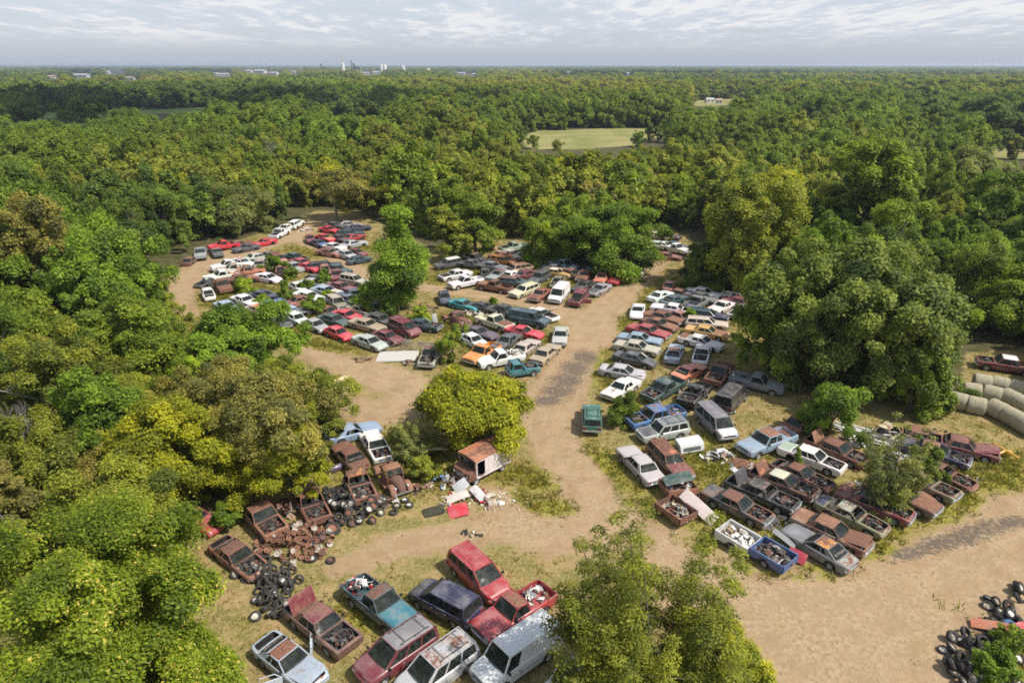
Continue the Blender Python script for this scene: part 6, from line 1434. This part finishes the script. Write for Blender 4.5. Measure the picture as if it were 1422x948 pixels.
# ---- rounded old pickup
def old_pickup(u, v, a, col, label):
    p = P(u, v, .8); hd = heading(u, v, a); t = link('vintage_pickup', None, None, (p.x, p.y, 0), (0, R(2), hd)); tag(t, label, 'pickup truck'); FOOT.append((p.x, p.y, hd, 2.3, 1))
    def part(nm, mb, c=col, m=None, sm=50): o = mb.build(nm, m or [PAINT, DARK], t, sm); o.color = c; return o
    mb = MB()                                           # cab lower part, posts
    rows = []
    for x, w in ((.55, .66), (.40, .74), (0, .80), (-.5, .80), (-.62, .74)): rows.append([(x, -w, .45), (x, -w-.03, .8), (x, -w, 1.18), (x, -w+.06, 1.20), (x, -w+.06, .5), (x, w-.06, .5), (x, w-.06, 1.20), (x, w, 1.18), (x, w+.03, .8), (x, w, .45)])
    mb.grid(rows, 0, True); mb.face(rows[0]); mb.face(rows[-1][::-1])
    for s in (-1, 1):
        for (x0, x1, w0, w1) in ((.48, .20, .70, .62), (-.60, -.55, .72, .64), (-.05, -.12, .78, .69)): mb.tube([(x0, s*w0, 1.15), (x1, s*w1, 1.70)], .055, 6)
    mb.box((-.58, 0, 1.42), (.06, 1.3, .5)); mb.tube([(.46, 0, 1.16), (.20, 0, 1.70)], .035, 5)
    part('cab', mb)
    mb = MB(); rows = [[(lerp(.27, -.64, i/7), s*.70, 1.69+.13*(1-(abs(i/3.5-1))**2.4)*(1-abs(s)**3)-.07*abs(s)**4) for s in (-1, -.8, -.5, 0, .5, .8, 1)] for i in range(8)]; mb.grid(rows, 0, False); mb.grid([[(x, y, z-.05) for x, y, z in r] for r in rows], 1, True); part('roof', mb, (col[0], col[1], col[2], min(1, col[3]+.1)))
    mb = MB(); rows = []                                # rounded hood tapering to the nose
    for x, w, z in ((.52, .58, 1.22), (.9, .52, 1.24), (1.4, .44, 1.20), (1.75, .36, 1.12), (1.92, .28, .98), (1.98, .22, .55)): rows.append([(x, w*math.cos(k*math.pi/8)*1.0, .50+(z-.50)*max(0, math.sin(k*math.pi/8))**.55) for k in range(9)])
    mb.grid(rows, 0, True); part('hood', mb)
    for s in (-1, 1):
        for nm, xc, ln in (('front_fender', 1.30, .62), ('rear_fender', -1.75, .55)):
            mb = MB(); rows = []
            for i in range(11):
                th = math.pi*(.02+.93*i/10); x = xc+ln*math.cos(th); z = .36+.56*math.sin(th); rows.append([(x, s*.46, z), (x, s*.62, z+.06*math.sin(th)), (x, s*.84, z+.03), (x, s*.92, z-.08), (x*.98+xc*.02, s*.90, max(.2, z-.25))])
            mb.grid(rows, 0, s < 0); part(nm, mb)
            w = link('wheel', TY, t, (xc, s*.72, .34)); link('rim', proto('sedan')['wheel'][1], w)
        mb = MB(); mb.lathe([(.001, .10), (.07, .09), (.10, .02), (.09, -.1), (.03, -.2)], 14, 0, 'X', (1.72, s*.52, .86)); mb.build('headlight', [LAMP], t)
        mb = MB(); mb.box((-.1, s*.84, .42), (1.5, .26, .05)); part('running_board', mb)
    mb = MB(); mb.box((-1.55, .42, .52), (1.9, .10, .14)); mb.box((-1.55, -.42, .52), (1.9, .10, .14))
    for x in (-.9, -1.7, -2.4): mb.box((x, 0, .55), (.10, .95, .10))
    part('frame', mb, (.1, .05, .03, .9))
    mb = MB(); mb.box((1.99, 0, .48), (.06, 1.5, .12)); mb.build('front_bumper', [CHROME], t)
    for nm, q in (('windshield', [(.47, -.64, 1.2), (.47, .64, 1.2), (.22, .58, 1.67), (.22, -.58, 1.67)]), ('rear_window', [(-.625, -.42, 1.36), (-.625, .42, 1.36), (-.625, .42, 1.62), (-.625, -.42, 1.62)])): mb = MB(); mb.face(q); mb.build(nm, [GLASS], t, 0)
old_pickup(300+775/3.159, 560+320/3.159, -50, (.20, .07, .04, .85), 'rust-brown rounded vintage pickup with bulging fenders left of the step van')
old_pickup(400+835/3.555, 400+150/3.555, -20, (.24, .075, .045, .6), 'reddish vintage truck with rounded hood in the middle block')
# ---- hay bales
def hay_material():
    m, nt, b, o = mat('hay'); tc = nd(nt, 'ShaderNodeTexCoord'); mp = nd(nt, 'ShaderNodeMapping'); nt.links.new(tc.outputs['Object'], mp.inputs[0]); mp.inputs['Scale'].default_value = (9, 1.2, 1.2)
    n = noise(nt, mp.outputs[0], 2.0, 6, .65); n2 = noise(nt, tc.outputs['Object'], 1.1, 4); n3 = noise(nt, tc.outputs['Object'], 30, 3)
    c = mixc(nt, ramp(nt, n, .3, .7), (.30, .265, .17), (.50, .45, .33)); c = mixc(nt, ramp(nt, n2, .45, .7, 0, .35), c, (.30, .30, .18)); c = mixc(nt, ramp(nt, n3, .5, .8, 0, .5), c, (.14, .115, .06))
    nt.links.new(c, b.inputs['Base Color']); setv(b, rough=.95, spec=.1); bp = nd(nt, 'ShaderNodeBump'); bp.inputs['Distance'].default_value = .05; nt.links.new(n3, bp.inputs['Height']); nt.links.new(bp.outputs[0], b.inputs['Normal']); return m
HAY = hay_material()
def bale_mesh(seed):
    rg = random.Random(seed); mb = MB(); rows = []
    for i, (x, k) in enumerate(((-.78, .0), (-.785, .5), (-.77, .86), (-.74, .96), (-.66, 1), (-.3, 1.01), (0, .995), (.3, 1.01), (.66, 1), (.74, .96), (.77, .86), (.785, .5), (.78, .0))):
        row = []
        for j in range(25):
            a = 2*math.pi*j/24; r = .84*k*(1+.018*math.sin(3*a+seed)+.012*math.sin(7*a+i)); z = r*math.sin(a); row.append((x, r*math.cos(a)*1.04, max(-.74, z)))
        rows.append(row)
    mb.grid(rows, 0, True); return mb.mesh('hay_bale', [HAY], 50)
BALES = [bale_mesh(s) for s in (1, 2, 3)]
def zI(x, y, z=.8): return P(1240+x/5.577, 470+y/5.577, z)
brows = [('front', [(505, 478), (645, 512), (812, 545), (930, 605), (1010, 650), (1085, 690)]), ('middle', [(610, 400), (770, 425), (915, 460), (1010, 505), (1090, 540)]), ('back', [(690, 332), (830, 352), (975, 385), (1090, 420)])]
od = ['first', 'second', 'third', 'fourth', 'fifth', 'sixth']
for nm, lst in brows:
    for i, (x, y) in enumerate(lst):
        p = zI(x, y); q = zI(*lst[min(i+1, len(lst)-1)]) if i+1 < len(lst) else p*2-zI(*lst[i-1])
        o = link('hay_bale', BALES[i % 3], None, (p.x, p.y, .74), (0, 0, math.atan2(q.y-p.y, q.x-p.x)+rp.uniform(-.05, .05))); tag(o, '%s round hay bale from the left in the %s row of bales' % (od[i], nm), 'hay bale', 'round hay bales'); FOOT.append((p.x, p.y, o.rotation_euler.z, .8, .8))
p = zI(440, 355); o = link('hay_bale', BALES[1], None, (p.x, p.y, .74), (0, 0, .3)); tag(o, 'single round hay bale under the leaves left of the bale rows', 'hay bale', 'round hay bales')
# ---- brush pile
mb = MB(); c0 = P(557, 484)
for k in range(170):
    a = rp.uniform(0, 6.28); r = math.sqrt(rp.random()); x, y = 3.6*r*math.cos(a), 1.8*r*math.sin(a); z = .1+1.0*(1-r*r)*rp.random(); d = Vector((rp.gauss(0, 1), rp.gauss(0, .7), rp.gauss(0, .25)))*rp.uniform(.4, 1.1)
    mb.tube([Vector((x, y, z))-d*.5, Vector((x, y, z+.1)), Vector((x, y, z))+d*.5], [.03, .025, .01], 4)
o = mb.build('brush_pile', [BAREWOOD], None, 0); o.location = (c0.x, c0.y, 0); tag(o, 'heap of grey dead branches above the big pale slab', 'brush', kind='stuff')
# ---- shrubs and saplings between the cars
bush = [(867,588,543,54,'cedar','dark evergreen shrub beside the faded blue pickup','cone'), (1228,708,585,92,'grey','pale thin sapling rising from the wrecks of the lower right block','thin'), (1284,668,618,60,'cedar','dense cedar shrub between the wrecks at the right of the block','round'),
 (1105,656,622,16,'green','small evergreen sapling between two rusty wrecks of the lower right block','cone'), (958,446,428,16,'green','tiny green sprig between the car columns on the right','cone'), (342,408,388,40,'lime','patch of bright green shrub in the left block below the rusty maroon car','round'),
 (367,424,408,22,'lime','low green shrub beside the pale white sedan in the left block','round'), (398,420,388,30,'green','green shrub in the middle of the left block, left of a white sedan','round'), (437,436,410,36,'green','wide green shrub in the left block above the grey compact','round'), (427,404,388,22,'green','green shrub beside the half-sunk silver car','round'),
 (459,414,402,22,'lime','low yellow-green shrub by the pale blue-green sedan','round'), (381,378,355,32,'green','green shrub among the brown wagons at the top of the left block','round'), (406,386,362,26,'mid','green shrub left of the two red cars inside the loop','round'), (452,398,374,24,'green','green shrub below the dark green sedan inside the loop','round'),
 (629,503,452,50,'mid','leafy shrub with pale blossoms left of the orange pickup','round'), (685,430,412,18,'green','small dark sprig growing on the black coupe','cone'), (572,640,588,64,'grey','dull grey-green shrub in the shade left of the broad yellow-green tree','thin'), (586,668,634,56,'olive','olive shrub between the vintage pickup and the step van','round'),
 (645,640,605,28,'lime','bright sapling at the left front of the broad yellow-green tree','round'), (1062,395,360,70,'dark','dark shrubs at the edge of the upper right rows under big trees','round'), (985,402,365,60,'cedar','dark evergreen shrub at the head of the right-hand rows','cone'), (510,440,418,18,'mid','small weedy shrub at the foot of the lone narrow tree','round'), (585,445,425,30,'lime','shrub under the lone narrow tree, right side','round'),
 (540,440,418,34,'green','shrub under the lone narrow tree, left side','round'), (330,690,655,60,'green','leafy shrub behind the split-windscreen cab','round'), (310,735,705,50,'green','green shrub left of the split-windscreen cab','round'), (1340,560,538,40,'dark','dark shrub left of the front bales','round'), (765,420,414,10,'lime','tiny weed sprig at the corner of the upper middle block','cone'), (1400,900,870,40,'mid','weedy green shrub inside the corner wheel dump','thin'), (1375,940,905,60,'green','green weeds overgrowing the lower right corner wheels','thin')]
for i, (u, vb, vt, w, col, lab, st) in enumerate(bush):
    near = P(u, vb).y < 75; nl = int(min(26000, 2600+w*w*(4.5 if near else 10)*(.6 if st == 'thin' else 1)))
    unique_tree('sapling' if ('sapling' in lab or 'sprig' in lab) else 'shrub', 500+i, u, vb, vt, w, col, lab, 20 if st != 'thin' else 13, nl, (.075 if near else .12), 'cone' if st == 'cone' else 'shoots' if st == 'thin' else 'round', z0=.02 if st != 'thin' else .05, rc=.34 if st != 'thin' else .24, cat='sapling' if ('sapling' in lab or 'sprig' in lab) else 'shrub', limbs=7, shell=.3, cs=1.0)
# ---- grass and weeds
def tufts():
    rg = np.random.default_rng(3); NT = 210000
    Y = np.sqrt(rg.uniform(24**2, 135**2, NT)); X = rg.uniform(-1, 1, NT)*(Y*.80+6)
    ok = pip(X, Y, YARD_W) | (Y < 70); X, Y = X[ok], Y[ok]
    rd = road_dist(X, Y); we = px_blob(X, Y, WEED); oi = px_blob(X, Y, OIL)
    patch = np.sin(X*.55+np.cos(Y*.37)*2)*np.cos(Y*.48+1)+.6*np.sin(X*1.7+Y*1.3)
    keep = (rd > 1.12+.25*rg.normal(size=len(X))) & (oi < .35) & (rg.uniform(size=len(X)) < np.clip(.30+.16*patch+.75*we, .04, 1))
    X, Y, we = X[keep], Y[keep], we[keep]; ok = np.ones(len(X), bool)
    for (fx, fy, hd, hl, hw) in FOOT:
        dx, dy = X-fx, Y-fy; a = dx*math.cos(hd)+dy*math.sin(hd); b = -dx*math.sin(hd)+dy*math.cos(hd); ok &= ~((abs(a) < hl) & (abs(b) < hw))
    X, Y, we = X[ok], Y[ok], we[ok]; n = len(X); green = rg.uniform(size=n) < np.clip(.12+.7*we, 0, .9)
    for nm, sel, col, hh, lab in (('dry_grass', ~green, (.34, .255, .115, 0), .10, 'dry straw-coloured grass growing all over the yard'), ('green_weeds', green, (.185, .172, .034, 0), .15, 'yellow-green weeds along the road verges and between wrecks')):
        x, y = X[sel], Y[sel]; m = len(x); k = 7; bx = np.repeat(x, k)+rg.normal(0, .16, m*k); by = np.repeat(y, k)+rg.normal(0, .16, m*k)
        h = hh*rg.uniform(.35, 1.5, m*k)*np.repeat(rg.uniform(.5, 1.4, m), k)*(1+.8*np.repeat(we[sel], k)); a = rg.uniform(0, 6.28, m*k); w = .018+.03*rg.uniform(size=m*k); lx, ly = rg.normal(0, .5, m*k)*h, rg.normal(0, .5, m*k)*h; cx, sy = np.cos(a)*w, np.sin(a)*w; z0 = np.zeros(m*k)
        Vq = np.stack([np.stack([bx-cx, by-sy, z0], -1), np.stack([bx+cx, by+sy, z0], -1), np.stack([bx+cx*.6+lx, by+sy*.6+ly, h], -1), np.stack([bx-cx*.6+lx, by-sy*.6+ly, h*.92], -1)], 1)
        var = np.clip(np.repeat(.5+.2*rg.normal(size=m), k)+.12*rg.normal(size=m*k), 0, .95)
        o = link(nm, quads_mesh(nm, Vq, LEAF, var)); o.color = col; tag(o, lab, 'grass', kind='stuff'); print(nm, m*k)
tufts()
# ---- far town, barns and clouds
CONC = simple('concrete_silo', (.62, .61, .58), .8, 0, .08, .05); SHED = simple('white_shed_wall', (.50, .49, .46), .7, 0, .08, .1); ROOFG = simple('grey_shed_roof', (.40, .40, .40), .6, 0, .1, .1); STK = simple('dark_steel', (.10, .10, .11), .6, .2, .2, .1); TANR = simple('tan_roof', (.42, .30, .22), .7, 0, .1, .1); OPEN = simple('dark_opening', (.03, .03, .035), .6, 0, .1, 1)
def silo(u, vt, vb, w, n, label):
    p = P(u, vb); H = top_height(u, vt, p.y); r = w/FOC*p.y/2/max(1, n*.9); t = link('grain_silo', None, None, p); tag(t, label, 'silo', 'silos of the far town')
    for k in range(n):
        mb = MB(); mb.lathe([(r, 0), (r, H*.93), (r*.8, H*.98), (.01, H)], 14, 0, 'Z', ((k-(n-1)/2)*r*1.9, 0, 0)); mb.build('silo_bin', [CONC], t)
    mb = MB(); mb.box((0, 0, H*1.03), (r*1.9*n*.8, r*.7, H*.10)); mb.box((r*n*.5, 0, H*1.1), (r*.6, r*.6, H*.16)); mb.build('head_house', [CONC], t, 0)
silo(477.5, 88, 106, 4, 1, 'lone white silo left of the dark refinery columns on the skyline'); silo(533, 90, 105, 8, 2, 'pair of white silos right of the refinery on the skyline'); silo(560.5, 92, 104, 5, 1, 'short white silo right of the twin silos on the skyline'); silo(595, 96, 104, 5, 1, 'small pale silo furthest right in the far town')
def stack(u, vt, vb, w, label):
    p = P(u, vb); H = top_height(u, vt, p.y); r = w/FOC*p.y/2; t = link('refinery_column', None, None, p); tag(t, label, 'refinery column', 'refinery columns of the far town'); mb = MB(); mb.lathe([(r, 0), (r, H*.5), (r*.75, H*.55), (r*.7, H), (.01, H*1.01)], 10, 0, 'Z'); mb.build('column', [STK], t); mb = MB()
    for k in (.3, .5, .7, .9): mb.lathe([(r*1.25, H*k), (r*1.25, H*k+H*.03), (r*.6, H*k+H*.03)], 8, 0, 'Z')
    mb.build('platform', [STK], t)
for i, (u, vt, w) in enumerate(((447, 89, 2.2), (451, 93, 3), (489, 84, 1.4), (492, 88, 3), (495, 92, 3.5), (499, 93, 3), (424, 92, 1.2), (428, 93, 1.2), (507, 94, 2), (515, 95, 2))):
    stack(u, vt, 104, w, '%s dark refinery column %s on the skyline' % (('slender', 'stout')[w > 2], ('left of the lone white silo, first', 'left of the lone white silo, second', 'just right of the lone silo, tallest', 'next to the tallest one', 'third right of the lone silo', 'fourth right of the lone silo', 'far left of the town, first', 'far left of the town, second', 'short, left of the twin silos', 'short, nearest the twin silos')[i]))
def shed(u, vb, wpx, hpx, wall, roof, label, name='far_building'):
    p = P(u, vb); s = p.y/FOC; W, H = wpx*s, max(4.0, hpx*s); Dp = min(W*.6, 40); t = link(name, None, None, p, (0, 0, rp.uniform(-.25, .25))); tag(t, label, 'building', 'buildings far off')
    mb = MB(); mb.box((0, 0, H*.35), (W, Dp, H*.7)); mb.build('wall', [wall], t, 0)
    mb = MB(); e = .03*W
    mb.hexa([(-W/2-e, -Dp/2-e, H*.70), (W/2+e, -Dp/2-e, H*.70), (W/2+e, 0, H), (-W/2-e, 0, H), (-W/2-e, -Dp/2-e, H*.74), (W/2+e, -Dp/2-e, H*.74), (W/2+e, 0, H*1.04), (-W/2-e, 0, H*1.04)]); mb.hexa([(-W/2-e, Dp/2+e, H*.70), (W/2+e, Dp/2+e, H*.70), (W/2+e, 0, H), (-W/2-e, 0, H), (-W/2-e, Dp/2+e, H*.74), (W/2+e, Dp/2+e, H*.74), (W/2+e, 0, H*1.04), (-W/2-e, 0, H*1.04)])
    for s_ in (-1, 1): mb.face([(s_*W/2, -Dp/2, H*.7), (s_*W/2, Dp/2, H*.7), (s_*W/2, 0, H)])
    mb.build('roof', [roof], t, 0); n = max(2, int(W/9))
    for k in range(min(n, 6)):
        mb = MB(); mb.box(((k+.5)/min(n, 6)*W-W/2, -Dp/2-.02, H*.38), (W/min(n, 6)*.4, .12, H*.28)); mb.build('window', [OPEN], t, 0)
shed(985, 143, 11, 6, SHED, ROOFG, 'white farm shed in the clearing right of centre in the distance'); shed(998, 144, 8, 4, SHED, TANR, 'low tan-roofed farm shed beside the white one')
for i, (u, v, w, h, k) in enumerate(TOWN[:-2]):
    shed(u, v, w, h, SHED, (ROOFG, TANR)[k], '%s building, %s, in the far town%s' % (('white', 'tan-roofed')[k], ('long' if w > 12 else 'small' if w < 7 else 'middling'), ', number %d from the left' % (sorted([q[0] for q in TOWN[:-2]]).index(u)+1)) )
CLOUD = simple('cloud_vapour', (.85, .86, .88), 1.0, 0, .03, .01, 0.0)
def cloud(x, y, z, rx, ry, seed):
    rg = random.Random(seed); mb = MB(); n, m = 18, 44
    rows = []
    for i in range(n+1):
        th = math.pi*i/n; row = []
        for j in range(m+1):
            ph = 2*math.pi*(j % m)/m; k = 1+.16*math.sin(3*ph+seed)+.11*math.sin(7*ph+2*seed)+.07*math.sin(13*ph+seed*3)*math.sin(th); zz = math.cos(th)*(140 if th < math.pi/2 else 25)*(1+.3*math.sin(5*ph+seed)*math.sin(3*th))
            row.append((math.sin(th)*rx*k*math.cos(ph), math.sin(th)*ry*k*math.sin(ph), zz))
        rows.append(row)
    mb.grid(rows, 0); o = mb.build('cloud', [CLOUD], None, 180); o.location = (x, y, z); tag(o, kind='structure')
so = 900/math.tan(R(SUN_EL)); ox, oy = so*math.sin(R(SUN_AZ)), so*math.cos(R(SUN_AZ))
cloud(-345+ox, 440+oy, 900, 290, 135, 1); cloud(430+ox, 1850+oy, 900, 420, 330, 2); cloud(-1500+ox, 2900+oy, 900, 420, 260, 4); cloud(520+ox, 640+oy, 900, 150, 60, 5)
# ------------------------------------------------------------------ haze
def haze_box():
    mb = MB(); mb.box((0, 14000, 18.0), (66000, 46000, 39.0)); o = mb.build('haze', [], None, 0) if False else None
    m = bpy.data.materials.new('haze_air'); m.use_nodes = True; nt = m.node_tree; nt.nodes.clear(); out = nd(nt, 'ShaderNodeOutputMaterial'); pv = nd(nt, 'ShaderNodeVolumePrincipled')
    pv.inputs['Color'].default_value = (.72, .82, .97, 1); pv.inputs['Density'].default_value = HAZE; pv.inputs['Anisotropy'].default_value = 0.2; nt.links.new(pv.outputs[0], out.inputs['Volume'])
    o = mb.build('haze', [m], None, 0); tag(o, kind='stuff'); o['label'] = 'thin pale air haze over the plain'
HAZE = 1.25e-4
haze_box()
